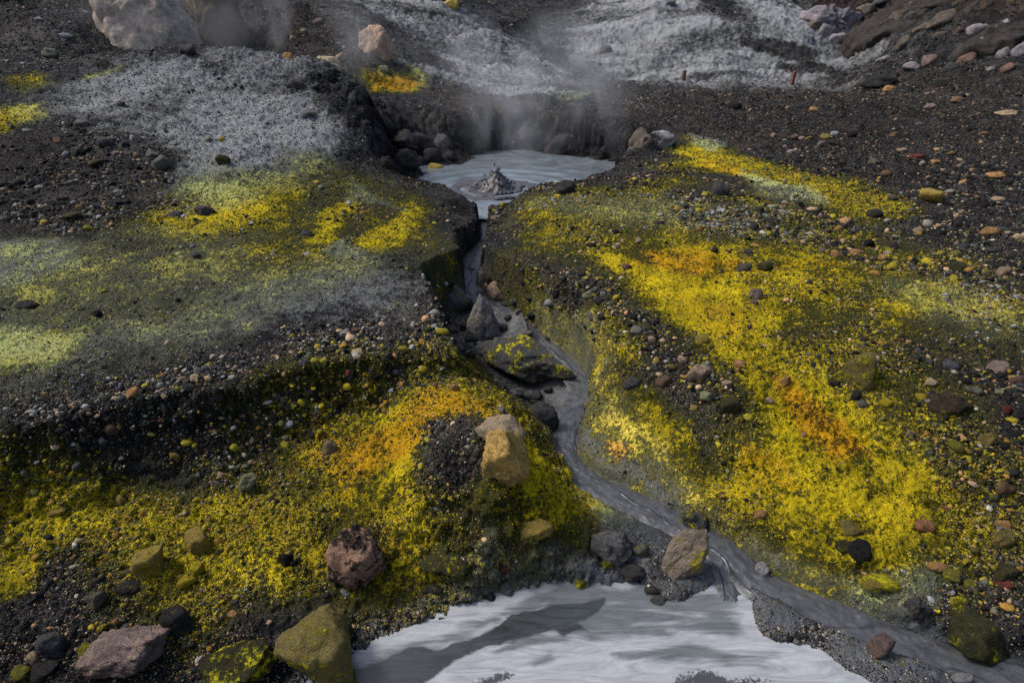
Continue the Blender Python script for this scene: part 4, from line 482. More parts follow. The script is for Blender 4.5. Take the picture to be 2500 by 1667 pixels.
  ["stone","stone","small grey stone well below and left of the dark crest stone","a","grey",0.0,[-5.963,9.357,1.098],[0.08,0.064,0.053],0,316,0],
  ["stone","stone","small pale green stone just below the big pinkish boulder","r","palegreen",0.2,[-3.559,17.472,1.198],[0.145,0.116,0.13],0,317,0],
  ["stone","stone","medium olive-tan stone well below and left of the low black hump","a","olivetan",0.0,[6.031,11.51,0.311],[0.117,0.094,0.076],0,318,0],
  ["stone","stone","small pale grey stone below and left of the low black hump","r","ash",0.0,[6.376,11.862,0.333],[0.086,0.069,0.05],0,319,0],
  ["stone","stone","small near-black stone below and left of the low black hump","a","dark",0.0,[5.851,10.805,0.316],[0.102,0.082,0.072],0,320,0],
  ["stone","stone","small grey stone well below and left of the low black hump","r","grey",0.0,[5.569,10.722,0.302],[0.07,0.057,0.063],0,321,0],
  ["stone","stone","small brown stone well above and right of the dark grey boulder by the streak","a","brown",0.0,[5.513,11.682,0.289],[0.085,0.068,0.054],0,322,0],
  ["stone","stone","small pinkish-tan stone well above and right of the dark grey boulder by the streak","a","pinktan",0.0,[5.636,11.631,0.282],[0.072,0.058,0.05],0,323,0],
  ["stone","stone","small yellow-tan stone well below and left of the low black hump","a","yellowtan",0.0,[5.758,11.588,0.289],[0.072,0.057,0.049],0,324,0],
  ["stone","stone","small tan stone above and left of the yellow-tan lone boulder","r","tan",0.0,[6.543,9.938,0.328],[0.08,0.064,0.054],0,325,0],
  ["stone","stone","medium grey-brown stone above and left of the yellow-tan lone boulder","r","greybrown",0.0,[5.651,9.159,0.303],[0.095,0.076,0.061],0,326,0],
  ["stone","stone","medium dark red flat stone above the yellow-tan lone boulder","r","red",0.0,[6.451,9.391,0.319],[0.104,0.098,0.05],0,327,0],
  ["stone","stone","small orange-tan stone above the yellow-tan lone boulder","r","orangetan",0.0,[6.488,8.984,0.326],[0.073,0.059,0.046],0,328,0],
  ["stone","stone","small black stone below and left of the low black hump","a","black",0.0,[6.583,11.598,0.338],[0.092,0.074,0.063],0,329,0],
  ["stone","stone","small brown flat stone above and left of the yellow-tan lone boulder","r","brown",0.0,[5.443,8.46,0.267],[0.082,0.066,0.047],0,330,0],
  ["stone","stone","medium orange-tan flat stone right of the yellow-tan lone boulder","r","orangetan",0.0,[6.795,8.145,0.301],[0.122,0.115,0.059],0,331,0],
  ["stone","stone","small orange-tan flat stone left of the low black hump","r","orangetan",0.0,[7.708,15.602,0.432],[0.122,0.098,0.065],0,332,0],
  ["stone","stone","small brown flat stone below the low black hump","r","brown",0.0,[7.434,11.634,0.349],[0.11,0.088,0.053],0,333,0],
  ["stone","stone","medium near-black stone left of the yellow-tan lone boulder","r","dark",0.0,[4.289,6.63,0.171],[0.097,0.078,0.059],0,334,0],
  ["stone","stone","medium black stone well above the dark grey boulder by the streak","a","black",0.0,[5.911,16.2,0.366],[0.184,0.147,0.111],0,335,0],
  ["stone","stone","medium pinkish-grey flat stone right of the low black hump","r","pinkgrey",0.0,[10.05,14.69,0.52],[0.156,0.125,0.084],0,336,0],
  ["stone","stone","medium brown flat stone below and left of the dark lilac-rock crag","r","brown",0.0,[11.125,15.361,0.595],[0.184,0.148,0.093],0,337,0],
  ["stone","stone","small black stone well left of the yellow-tan lone boulder","r","black",0.0,[5.044,9.012,0.263],[0.06,0.048,0.061],0,338,0],
  ["stone","stone","small olive-tan stone above the yellow-tan lone boulder","r","olivetan",0.0,[7.094,9.538,0.352],[0.063,0.051,0.041],0,339,0],
  ["stone","stone","small grey-brown flat stone below and right of the low black hump","r","greybrown",0.0,[8.556,12.731,0.391],[0.101,0.081,0.059],0,340,0],
  ["stone","stone","tiny pale grey stone well right of the dark grey boulder by the streak","r","ash",0.0,[4.809,10.205,0.265],[0.052,0.042,0.036],0,341,0],
  ["stone","stone","tiny pinkish-tan stone above and right of the dark grey boulder by the streak","r","pinktan",0.0,[5.285,12.079,0.28],[0.061,0.049,0.047],0,342,0],
  ["stone","stone","small brown flat stone well above and right of the yellow-tan lone boulder","r","brown",0.0,[9.042,11.501,0.361],[0.108,0.087,0.053],0,343,0],
  ["stone","stone","medium tan flat stone below the dark lilac-rock crag","a","tan",0.0,[11.038,13.58,0.537],[0.193,0.182,0.094],0,344,0],
]
# ---------------------------------------------------------------- terrain maths (numpy, world metres)
def smooth(a, b, x):
    t = np.clip((x - a) / (b - a), 0.0, 1.0)
    return t * t * (3 - 2 * t)

def _hash(ix, iy, iz, seed):
    h = (ix.astype(np.uint32) * np.uint32(374761393) + iy.astype(np.uint32) * np.uint32(668265263)
         + iz.astype(np.uint32) * np.uint32(2147483647) + np.uint32((seed * 974711) & 0xffffffff))
    h = (h ^ (h >> np.uint32(13))) * np.uint32(1274126177)
    h = h ^ (h >> np.uint32(16))
    return (h & np.uint32(0xffff)).astype(np.float32) / np.float32(65535.0)

def vnoise(p, seed=0):
    """value noise in 0..1, p = (n,3)"""
    f = np.floor(p); i = f.astype(np.int64); t = (p - f).astype(np.float32); t = t * t * (3 - 2 * t)
    i = i + 100000
    x0, y0, z0 = i[:, 0], i[:, 1], i[:, 2]
    r = 0
    for dx in (0, 1):
        wx = t[:, 0] if dx else 1 - t[:, 0]
        for dy in (0, 1):
            wy = t[:, 1] if dy else 1 - t[:, 1]
            for dz in (0, 1):
                wz = t[:, 2] if dz else 1 - t[:, 2]
                r = r + wx * wy * wz * _hash(x0 + dx, y0 + dy, z0 + dz, seed)
    return r

def fbm(p, octaves=4, seed=0, gain=.5, ridged=False):
    a, s, r = 1.0, 0.0, 0.0
    for o in range(octaves):
        n = vnoise(p * (2.03 ** o) + o * 17.3, seed + o)
        if ridged: n = 1 - np.abs(2 * n - 1)
        r = r + a * n; s += a; a *= gain
    return r / s

def tps_fit(P, Z, reg=1e-3):
    P = np.asarray(P, float); Z = np.asarray(Z, float); n = len(P)
    d2 = ((P[:, None] - P[None]) ** 2).sum(-1)
    K = np.where(d2 > 0, .5 * d2 * np.log(np.maximum(d2, 1e-12)), 0) + reg * np.eye(n)
    Q = np.c_[np.ones(n), P]
    A = np.block([[K, Q], [Q.T, np.zeros((3, 3))]])
    return P, np.linalg.solve(A, np.r_[Z, 0, 0, 0])

def tps_eval(model, X, Y):
    P, w = model; sh = X.shape; X = X.ravel(); Y = Y.ravel(); n = len(P)
    r = w[n] + w[n + 1] * X + w[n + 2] * Y
    for k in range(n):
        d2 = (X - P[k, 0]) ** 2 + (Y - P[k, 1]) ** 2
        r = r + w[k] * .5 * d2 * np.log(np.maximum(d2, 1e-12))
    return r.reshape(sh)

def poly_sd(P, X, Y, vals=None):
    """signed distance to a closed polygon (positive inside) and, if vals is given, the value at the nearest edge point"""
    P = np.asarray(P, float); n = len(P)
    best = np.full(X.shape, 1e18); inside = np.zeros(X.shape, bool)
    out = np.zeros(X.shape) if vals is not None else None
    for k in range(n):
        ax, ay = P[k, :2]; bx, by = P[(k + 1) % n, :2]
        ex, ey = bx - ax, by - ay; L = ex * ex + ey * ey + 1e-12
        t = np.clip(((X - ax) * ex + (Y - ay) * ey) / L, 0, 1)
        d = (X - ax - t * ex) ** 2 + (Y - ay - t * ey) ** 2
        m = d < best
        best = np.where(m, d, best)
        if vals is not None:
            out = np.where(m, vals[k] * (1 - t) + vals[(k + 1) % n] * t, out)
        if ay != by:
            c = ((ay > Y) != (by > Y)) & (X < ex * (Y - ay) / (by - ay) + ax)
            inside ^= c
    sd = np.sqrt(best); sd = np.where(inside, sd, -sd)
    return (sd, out) if vals is not None else sd

def line_dist(P, X, Y):
    """distance to an open polyline (x, y, halfwidth, z); returns distance, half width and z at the nearest point, arc length"""
    best = np.full(X.shape, 1e18); W = np.zeros(X.shape); Zz = np.zeros(X.shape); S = np.zeros(X.shape); s0 = 0.
    for a, b in zip(P[:-1], P[1:]):
        ex, ey = b[0] - a[0], b[1] - a[1]; L = ex * ex + ey * ey + 1e-12
        t = np.clip(((X - a[0]) * ex + (Y - a[1]) * ey) / L, 0, 1)
        d = (X - a[0] - t * ex) ** 2 + (Y - a[1] - t * ey) ** 2
        m = d < best
        best = np.where(m, d, best); W = np.where(m, a[2] + t * (b[2] - a[2]), W)
        Zz = np.where(m, a[3] + t * (b[3] - a[3]), Zz); S = np.where(m, s0 + t * math.sqrt(L), S)
        s0 += math.sqrt(L)
    return np.sqrt(best), W, Zz, S

def bank(t):
    """profile of an eroded bank: a crisp lip, a steep face, a scree foot"""
    t = np.clip(t, 0, 1); k = 1 - (1 - t) ** 2.7
    return k * smooth(-.03, .1, t)

NR, NC = 1040, 900                                # rows away from the viewer, columns across
Y0, Y1 = 1.05, 52.0

def make_grid():
    yy = Y0 * (Y1 / Y0) ** (np.arange(NR) / (NR - 1))
    ss = np.linspace(-1, 1, NC)
    Y = np.repeat(yy[:, None], NC, 1)
    X = ss[None] * (.92 * Y + 1.7)
    return X, Y

def up(Zc, ri, ci):
    """bilinear upsampling of a coarse grid"""
    r = np.arange(NR); c = np.arange(NC)
    R = np.searchsorted(ri, r, 'right') - 1; R = np.clip(R, 0, len(ri) - 2); fr = (r - ri[R]) / (ri[R + 1] - ri[R])
    C = np.searchsorted(ci, c, 'right') - 1; C = np.clip(C, 0, len(ci) - 2); fc = (c - ci[C]) / (ci[C + 1] - ci[C])
    A = Zc[R] * (1 - fr)[:, None] + Zc[R + 1] * fr[:, None]
    return A[:, C] * (1 - fc)[None] + A[:, C + 1] * fc[None]

def pts2(X, Y, f):
    return np.c_[X.ravel() * f, Y.ravel() * f, np.zeros(X.size)]

def build_terrain(D):
    """height of the ground on the grid, before fine relief"""
    X, Y = make_grid()
    ri = np.r_[np.arange(0, NR - 1, 5), NR - 1]; ci = np.r_[np.arange(0, NC - 1, 5), NC - 1]
    Xc, Yc = X[np.ix_(ri, ci)], Y[np.ix_(ri, ci)]
    lay = {}
    for k in ('upper', 'lower', 'crater'):
        a = np.array(D[k]); lay[k] = up(tps_eval(tps_fit(a[:, :2], a[:, 2]), Xc, Yc), ri, ci)
    # wander the cliff lips a little so that they are not straight between corners
    wx = (fbm(pts2(X, Y, 2.2), 4, 11) - .5).reshape(X.shape); wy = (fbm(pts2(X, Y, 2.2), 4, 31) - .5).reshape(X.shape)
    nw = fbm(pts2(X, Y, 5.0), 3, 51).reshape(X.shape)
    far = smooth(6, 11, Y)
    amp = .13 + .35 * far
    Z = lay['upper']
    g = np.array(D['gully'])
    sd, w = poly_sd(g, X + amp * wx, Y + amp * wy, g[:, 2])
    kg = bank(sd / (w * (.7 + .9 * nw)))
    Z = Z * (1 - kg) + lay['lower'] * kg
    c = np.array(D['rim'])
    sd2, w2 = poly_sd(c, X + amp * wx, Y + amp * wy, c[:, 2])
    kc = bank(sd2 / (w2 * (.7 + .9 * nw)))
    Z = Z * (1 - kc) + lay['crater'] * kc
    for bx, by, br, bh in D['bumps']:
        Z = Z + bh * np.exp(-(((X - bx) ** 2 + (Y - by) ** 2) / br ** 2) ** 1.2)
    # the stream bed
    d, hw, sz, s = line_dist(D['stream'], X + .12 * wx, Y + .12 * wy)
    ks = 1 - smooth(.75, 1.35, d / hw)
    Z = Z * (1 - ks) + np.minimum(Z, sz - .05) * ks
    d2, hw2, sz2, s2 = line_dist(D['side_channel'], X + .12 * wx, Y + .12 * wy)
    k2 = 1 - smooth(.75, 1.35, d2 / hw2)
    Z = Z * (1 - k2) + np.minimum(Z, sz2 - .05) * k2
    ks = np.maximum(ks, k2)
    # pond bed
    sp = poly_sd(D['pond'], X + .25 * wx, Y + .25 * wy)
    kp = smooth(-.05, .06, sp)
    Z = Z * (1 - kp) + (D['pond_z'] - .05) * kp
    return dict(X=X, Y=Y, Z=Z, kg=kg, kc=kc, ks=ks, kp=kp, sd_p=sp, sd_g=sd, sd_c=sd2, d_s=d, hw=hw, wg=w, wc=w2)

def normals(X, Y, Z):
    P = np.stack([X, Y, Z], -1)
    du = np.gradient(P, axis=1); dv = np.gradient(P, axis=0)
    n = np.cross(du, dv); n /= np.linalg.norm(n, axis=-1, keepdims=True) + 1e-12
    return n

def patch_masks(D, X, Y):
    """the coloured crusts: sulphur, orange, pale ash, gravel, wet mud"""
    M = {k: np.zeros(X.shape, np.float32) for k in 'YOWGMKB'}  # B: black gravel that also paints vignette darkness into the outer ground
    wx = (fbm(pts2(X, Y, 1.3), 5, 71) - .5).reshape(X.shape); wy = (fbm(pts2(X, Y, 1.3), 5, 91) - .5).reshape(X.shape)
    for ch, s, soft, poly in D['patches']:
        P = np.array(poly); lo = P.min(0); hi = P.max(0)
        sz = math.sqrt(max(1e-4, abs(.5 * np.sum(P[:, 0] * np.roll(P[:, 1], 1) - P[:, 1] * np.roll(P[:, 0], 1)))))
        pad = sz * (1.3 * soft + .35)
        m = (X > lo[0] - pad) & (X < hi[0] + pad) & (Y > lo[1] - pad) & (Y < hi[1] + pad)
        if not m.any(): continue
        k = min(1.2, sz * .55)
        sd = poly_sd(P, X[m] + k * wx[m], Y[m] + k * wy[m])
        v = s * smooth(-1.25 * soft * sz, .55 * soft * sz, sd)
        M[ch][m] = np.maximum(M[ch][m], v)
    for k in 'YOW': M[k] = M[k] * (1 - M['K'])
    # on the far slopes the ash lies in streaks that run down the fall line
    far = smooth(14, 17, Y); st = fbm(np.c_[X.ravel() * .22, Y.ravel() * 1.5 - X.ravel() * .2, 0 * X.ravel()], 5, 401, gain=.6).reshape(X.shape)
    M['W'] = np.clip(M['W'] * (1 + far * (st - .5) * 1.5), 0, 1).astype(np.float32)
    return M

# ---------------------------------------------------------------- helpers
rng = np.random.default_rng(7)

def tag(o, label=None, cat=None, group=None, kind=None):
    for k, v in (('label', label), ('category', cat), ('group', group), ('kind', kind)):
        if v: o[k] = v
    return o

def mesh_np(name, V, faces, attrs=None, smooth_shade=True):
    """mesh from numpy arrays; faces (n,3) or (n,4)"""
    me = bpy.data.meshes.new(name)
    V = np.ascontiguousarray(V, np.float32); faces = np.ascontiguousarray(faces, np.int32)
    n, k = faces.shape
    me.vertices.add(len(V)); me.vertices.foreach_set('co', V.ravel())
    me.loops.add(n * k); me.loops.foreach_set('vertex_index', faces.ravel())
    me.polygons.add(n); me.polygons.foreach_set('loop_start', np.arange(0, n * k, k, dtype=np.int32))
    if smooth_shade: me.polygons.foreach_set('use_smooth', np.ones(n, bool))
    me.update(calc_edges=True)
    for an, A in (attrs or {}).items():
        A = np.asarray(A, np.float32)
        if A.ndim == 1:
            at = me.attributes.new(an, 'FLOAT', 'POINT'); at.data.foreach_set('value', A)
        else:
            if A.shape[1] == 3: A = np.c_[A, np.ones(len(A), np.float32)]
            at = me.attributes.new(an, 'FLOAT_COLOR', 'POINT'); at.data.foreach_set('color', np.ascontiguousarray(A, np.float32).ravel())
    return me

def obj(name, me, mat=None, parent=None):
    o = bpy.data.objects.new(name, me); C.objects.link(o)
    if mat is not None and not me.materials: me.materials.append(mat)
    if parent is not None: o.parent = parent
    return o

class NT:
    """short hand for building node trees"""
    def __init__(s, mat):
        mat.use_nodes = True; s.t = mat.node_tree; s.t.nodes.clear(); s.mat = mat
    def n(s, kind, **kw):
        nd = s.t.nodes.new(kind)
        for k, v in kw.items():
            if k.startswith('i_'): s.set(nd.inputs[k[2:].replace('_', ' ')], v)
            else: setattr(nd, k, v)
        return nd
    def set(s, sock, v):
        if isinstance(v, bpy.types.NodeSocket): s.t.links.new(v, sock)
        else: sock.default_value = v
    def math(s, op, a, b=0.0, c=None, clamp=False):
        nd = s.t.nodes.new('ShaderNodeMath'); nd.operation = op; nd.use_clamp = clamp
        s.set(nd.inputs[0], a); s.set(nd.inputs[1], b)
        if c is not None: s.set(nd.inputs[2], c)
        return nd.outputs[0]
    def mix(s, f, a, b, mode='MIX'):
        nd = s.t.nodes.new('ShaderNodeMix'); nd.data_type = 'RGBA'; nd.blend_type = mode
        s.set(nd.inputs[0], f)
        for sock, v in ((nd.inputs[6], a), (nd.inputs[7], b)):
            if isinstance(v, tuple) and len(v) == 3: v = (*v, 1)
            s.set(sock, v)
        return nd.outputs[2]
    def step(s, x, lo, hi):
        nd = s.t.nodes.new('ShaderNodeMapRange'); nd.interpolation_type = 'SMOOTHSTEP'
        s.set(nd.inputs[0], x); s.set(nd.inputs[1], lo); s.set(nd.inputs[2], hi)
        return nd.outputs[0]
    def noise(s, vec, scale, detail=3, rough=.55, dist=0.0):
        nd = s.n('ShaderNodeTexNoise'); nd.inputs['Scale'].default_value = scale; nd.inputs['Detail'].default_value = detail
        nd.inputs['Roughness'].default_value = rough; nd.inputs['Distortion'].default_value = dist
        s.t.links.new(vec, nd.inputs['Vector']); return nd.outputs['Fac']
    def voro(s, vec, scale, feature='F1', rnd=1.0):
        nd = s.n('ShaderNodeTexVoronoi', feature=feature); nd.inputs['Scale'].default_value = scale; nd.inputs['Randomness'].default_value = rnd
        s.t.links.new(vec, nd.inputs['Vector']); return nd
    def ramp(s, f, stops, interp='LINEAR'):
        nd = s.n('ShaderNodeValToRGB'); nd.color_ramp.interpolation = interp
        cr = nd.color_ramp
        while len(cr.elements) < len(stops): cr.elements.new(.5)
        for e, (p, c) in zip(cr.elements, stops): e.position = p; e.color = (*c, 1)
        s.set(nd.inputs[0], f); return nd.outputs[0]
    def out(s, col, rough, normal=None, spec=.3, **kw):
        p = s.n('ShaderNodeBsdfPrincipled'); s.set(p.inputs['Base Color'], col); s.set(p.inputs['Roughness'], rough)
        s.set(p.inputs['Specular IOR Level'], spec)
        for k, v in kw.items(): s.set(p.inputs[k.replace('_', ' ')], v)
        if normal is not None: s.t.links.new(normal, p.inputs['Normal'])
        o = s.n('ShaderNodeOutputMaterial'); s.t.links.new(p.outputs[0], o.inputs['Surface']); return p
    def bump(s, h, strength=.5, dist=.01, normal=None):
        b = s.n('ShaderNodeBump'); s.set(b.inputs['Strength'], strength); b.inputs['Distance'].default_value = dist
        s.t.links.new(h, b.inputs['Height'])
        if normal is not None: s.t.links.new(normal, b.inputs['Normal'])
        return b.outputs[0]

GRAVEL_STOPS = [(0, (.01, .01, .011)), (.35, (.022, .021, .022)), (.55, (.045, .043, .043)), (.68, (.085, .081, .076)), (.76, (.19, .15, .105)), (.82, (.035, .038, .04)),
                (.9, (.25, .21, .16)), (.95, (.13, .065, .045)), (1, (.32, .30, .27))]

# ---------------------------------------------------------------- ground material
def ground_material():
    m = bpy.data.materials.new('geothermal_ground'); t = NT(m)
    co = t.n('ShaderNodeNewGeometry').outputs['Position']
    a1 = t.n('ShaderNodeAttribute', attribute_name='crust'); s1 = t.n('ShaderNodeSeparateColor'); t.t.links.new(a1.outputs['Color'], s1.inputs[0])
    a2 = t.n('ShaderNodeAttribute', attribute_name='soil'); s2 = t.n('ShaderNodeSeparateColor'); t.t.links.new(a2.outputs['Color'], s2.inputs[0])
    Yv, Ov, Wv = s1.outputs; Gv, Mv, Rv = s2.outputs
    nl = t.noise(co, 1.3, 9, .72); nm = t.noise(co, 6, 7, .72); nf = t.noise(co, 34, 5, .72); ng = t.noise(co, 120, 2, .6)
    v1 = t.voro(co, 46); v2 = t.voro(co, 118)
    # dark ash soil with fine grit
    soil = t.ramp(t.math('ADD', t.math('MULTIPLY', nl, .35), t.math('ADD', t.math('MULTIPLY', nm, .35), t.math('MULTIPLY', nf, .3))),
                  [(.4, (.005, .005, .0055)), (.5, (.024, .0235, .0245)), (.62, (.125, .122, .121))])
    rust = t.step(Rv, .2, .9)
    soil = t.mix(t.math('MULTIPLY', rust, .7), soil, t.mix(1.0, soil, (1.5, .95, .8), 'MULTIPLY'))
    # gravel: pebbles coloured one by one
    c1 = t.n('ShaderNodeSeparateColor'); t.t.links.new(v1.outputs['Color'], c1.inputs[0])
    c2 = t.n('ShaderNodeSeparateColor'); t.t.links.new(v2.outputs['Color'], c2.inputs[0])
    g1 = t.ramp(c1.outputs[0], GRAVEL_STOPS); g2 = t.ramp(c2.outputs[1], GRAVEL_STOPS)
    gap1 = t.step(v1.outputs['Distance'], .62, .3)
    gcol = t.mix(t.math('MULTIPLY', gap1, t.step(c1.outputs[2], .45, .55)), g2, g1)
    gcol = t.mix(t.step(nl, .35, .6), t.mix(.8, gcol, (.012, .011, .011)), gcol)
    gf = t.step(t.math('ADD', Gv, t.math('MULTIPLY', t.math('SUBTRACT', nm, .5), 1.2)), .25, .6)
    col = t.mix(gf, soil, gcol)
    # pale ash and sinter crust
    wn_ = t.math('ADD', t.math('ADD', t.math('MULTIPLY', nf, .3), t.math('MULTIPLY', nm, .4)), t.math('MULTIPLY', nl, .3))
    warg = t.math('ADD', Wv, t.math('MULTIPLY', t.math('SUBTRACT', wn_, .5), 3.4))
    wf = t.step(warg, .35, .9)
    pale = t.ramp(warg, [(.35, (.07, .07, .069)), (.75, (.18, .183, .18)), (1.0, (.31, .316, .32))])
    col = t.mix(wf, col, pale)
    # wet grey mud
    mud = t.ramp(nm, [(.35, (.02, .021, .023)), (.65, (.085, .089, .095))])
    mf = t.step(t.math('ADD', Mv, t.math('MULTIPLY', t.math('SUBTRACT', nm, .5), 1.0)), .3, .65)
    mf = t.math('MULTIPLY', mf, t.math('SUBTRACT', 1.0, t.math('MULTIPLY', wf, .5)))
    col = t.mix(mf, col, mud)
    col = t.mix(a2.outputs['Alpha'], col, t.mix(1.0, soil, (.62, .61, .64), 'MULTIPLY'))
    # sulphur: a lacy crust that leaves the dark pebbles bare
    nd_ = t.n('ShaderNodeTexNoise'); nd_.inputs['Scale'].default_value = 24; nd_.inputs['Detail'].default_value = 3; t.t.links.new(co, nd_.inputs['Vector'])
    wob = t.n('ShaderNodeVectorMath', operation='MULTIPLY_ADD'); t.t.links.new(nd_.outputs['Color'], wob.inputs[0]); wob.inputs[1].default_value = (.07, .07, .07); t.t.links.new(co, wob.inputs[2])
    vl = t.voro(wob.outputs[0], 42, 'DISTANCE_TO_EDGE').outputs['Distance']
    lace = t.step(vl, .25, .0)
    yn = t.math('ADD', t.math('ADD', t.math('MULTIPLY', nf, .34), t.math('MULTIPLY', nm, .3)), t.math('MULTIPLY', nl, .36))
    yarg = t.math('ADD', Yv, t.math('ADD', t.math('MULTIPLY', t.math('SUBTRACT', yn, .5), 5.6), t.math('MULTIPLY', t.math('SUBTRACT', lace, .4), .22)))
    yf = t.step(yarg, .42, .8)
    thin = t.math('MULTIPLY', t.step(t.math('ADD', Yv, t.math('SUBTRACT', nl, .5)), .05, .6), .8)
    ycol = t.ramp(yarg, [(.35, (.045, .043, .008)), (.62, (.145, .13, .008)), (.88, (.38, .30, .008)), (1, (.60, .46, .012))])
    ycol = t.mix(1.0, ycol, t.ramp(t.noise(co, 2.7, 6, .7), [(.36, (.5, .52, .6)), (.62, (1.1, 1.08, 1.0))]), 'MULTIPLY')
    ycol = t.mix(t.step(Wv, .2, .8), ycol, t.mix(nf, (.30, .32, .07), (.56, .60, .26)))
    of = t.step(t.math('ADD', Ov, t.math('MULTIPLY', t.math('SUBTRACT', yn, .5), 4.0)), .3, 1.15)
    ocol = t.ramp(yarg, [(.3, (.07, .03, .006)), (.65, (.27, .115, .006)), (1, (.62, .30, .01))])
    ycol = t.mix(t.math('MULTIPLY', of, .85), ycol, ocol)
    olive = t.mix(of, t.mix(nm, (.04, .04, .010), (.125, .122, .024)), (.10, .05, .010))
    olive = t.mix(t.math('MULTIPLY', t.step(Wv, .1, .7), .7), olive, t.mix(nf, (.10, .11, .075), (.25, .27, .18)))
    col = t.mix(thin, col, olive)
    ygap = t.math('MULTIPLY', t.math('SUBTRACT', 1.0, t.math('MULTIPLY', gf, t.step(c1.outputs[1], .35, .5))), yf)
    col = t.mix(ygap, col, ycol)
    # relief
    peb = t.math('SUBTRACT', 1.0, v1.outputs['Distance']); peb2 = t.math('SUBTRACT', 1.0, v2.outputs['Distance'])
    rough_h = t.math('ADD', t.math('MULTIPLY', nf, .8), t.math('MULTIPLY', ng, .35))
    peb_h = t.math('ADD', t.math('MULTIPLY', peb, .6), t.math('MULTIPLY', peb2, .3))
    hh = t.n('ShaderNodeMix', data_type='FLOAT'); t.set(hh.inputs[0], gf); t.set(hh.inputs[2], rough_h); t.set(hh.inputs[3], peb_h)
    h2 = t.math('ADD', hh.outputs[0], t.math('MULTIPLY', yf, .35))
    h3 = t.math('MULTIPLY', h2, t.math('SUBTRACT', 1.0, t.math('MULTIPLY', mf, .75)))
    nrm = t.bump(h3, 1.0, .055)
    rgh = t.math('SUBTRACT', .9, t.math('MULTIPLY', mf, .6))
    t.out(col, rgh, nrm, t.math('ADD', .08, t.math('MULTIPLY', mf, .42)))
    return m

M_ground = ground_material()

# ---------------------------------------------------------------- the ground sheet
T = build_terrain(SITE)
X, Y, Z = T['X'], T['Y'], T['Z']
MS = patch_masks(SITE, X, Y)
N0 = normals(X, Y, Z)
P = np.stack([X, Y, Z], -1).reshape(-1, 3); N0 = N0.reshape(-1, 3)
steep = 1 - smooth(.45, .85, N0[:, 2])
mudm = np.clip(MS['M'].ravel() * smooth(.3, .0, T['kc'].ravel() * 0) + T['ks'].ravel() + T['kp'].ravel(), 0, 1)
farf = smooth(7, 22, P[:, 1])
q = P.astype(np.float64)
d1 = fbm(q * .7, 4, 101) - .5
d2 = fbm(q * 4.5, 4, 121) - .5
d3 = fbm(q * 17, 3, 141, ridged=True) - .5
d4 = vnoise(q * 55, 161) - .5
d5 = fbm(q * np.array([.35, .35, .6]), 4, 181, ridged=True) - .5
yel = MS['Y'].ravel()
rib = fbm(np.c_[q[:, 0] * .9 + q[:, 1] * .35, q[:, 1] * .16 - q[:, 0] * .06, q[:, 2] * .25], 5, 251, gain=.58, ridged=True) - .55
d5 = d5 + rib * 2.6 * smooth(13, 18, P[:, 0]) * smooth(19, 23, P[:, 1])
disp = (d1 * (.05 + .25 * farf) + d2 * (.06 + .12 * farf + .09 * steep) + d3 * (.036 + .06 * farf + .05 * steep + .016 * yel) + d4 * (.02 + .02 * farf + .01 * steep)
        + d5 * .55 * smooth(17, 26, P[:, 1]))
crag = np.exp(-(T['sd_c'].ravel() / .75) ** 2) * smooth(9.2, 10.6, P[:, 1]) * (1 - smooth(17, 20, P[:, 1])) + .22 * np.exp(-(T['sd_g'].ravel() / .16) ** 2) * (P[:, 1] < 9) * (1 - mudm)
cd = line_dist([[*c_, 1, 0] for c_ in SITE['crest']], P[:, 0], P[:, 1])[0]
crag = crag + .5 * np.exp(-(cd / .5) ** 2)
d6 = fbm(q * np.array([3.2, 3.2, 2.2]), 5, 211, gain=.62, ridged=True) - .55
d7 = vnoise(q * 26, 231) - .5
bandn = fbm(np.c_[q[:, 0] * .8, q[:, 1] * .8, q[:, 2] * 24 + 1.5 * d1], 2, 271) - .5
palem = MS['W'].ravel() * smooth(4, 7, P[:, 1])
d8 = fbm(q * np.array([6, 6, 6]), 4, 281, gain=.65, ridged=True) - .6
disp = disp + steep * bandn * .07 + palem * d8 * (.10 + .1 * farf)
disp = disp + crag * (d6 * .32 + d7 * .03) + steep * d7 * .03
disp = disp * (1 - .8 * mudm)
P2 = P + N0 * disp[:, None]
crust = np.c_[MS['Y'].ravel(), MS['O'].ravel(), MS['W'].ravel()]
inner = T['kc'].ravel() * (1 - smooth(.35, .8, P[:, 2]))
rx, ry = P[:, 0], P[:, 1]
rustm = np.maximum(smooth(14, 20, rx) * smooth(19, 24, ry), 0) * .9 + .5 * smooth(-9, -4, -np.abs(rx + 6) - 4) * smooth(14, 17, ry) * (1 - smooth(-4, 2, rx))
soil_a = np.c_[MS['G'].ravel() * (1 - .8 * inner), np.maximum(MS['M'].ravel() * np.maximum(T['kg'], T['kc']).ravel() * (1 - inner), smooth(-.22, -.03, T['sd_p'].ravel())), np.clip(rustm, 0, 1), np.maximum(.9 * smooth(.15, .6, inner), MS['B'].ravel() * .75)]
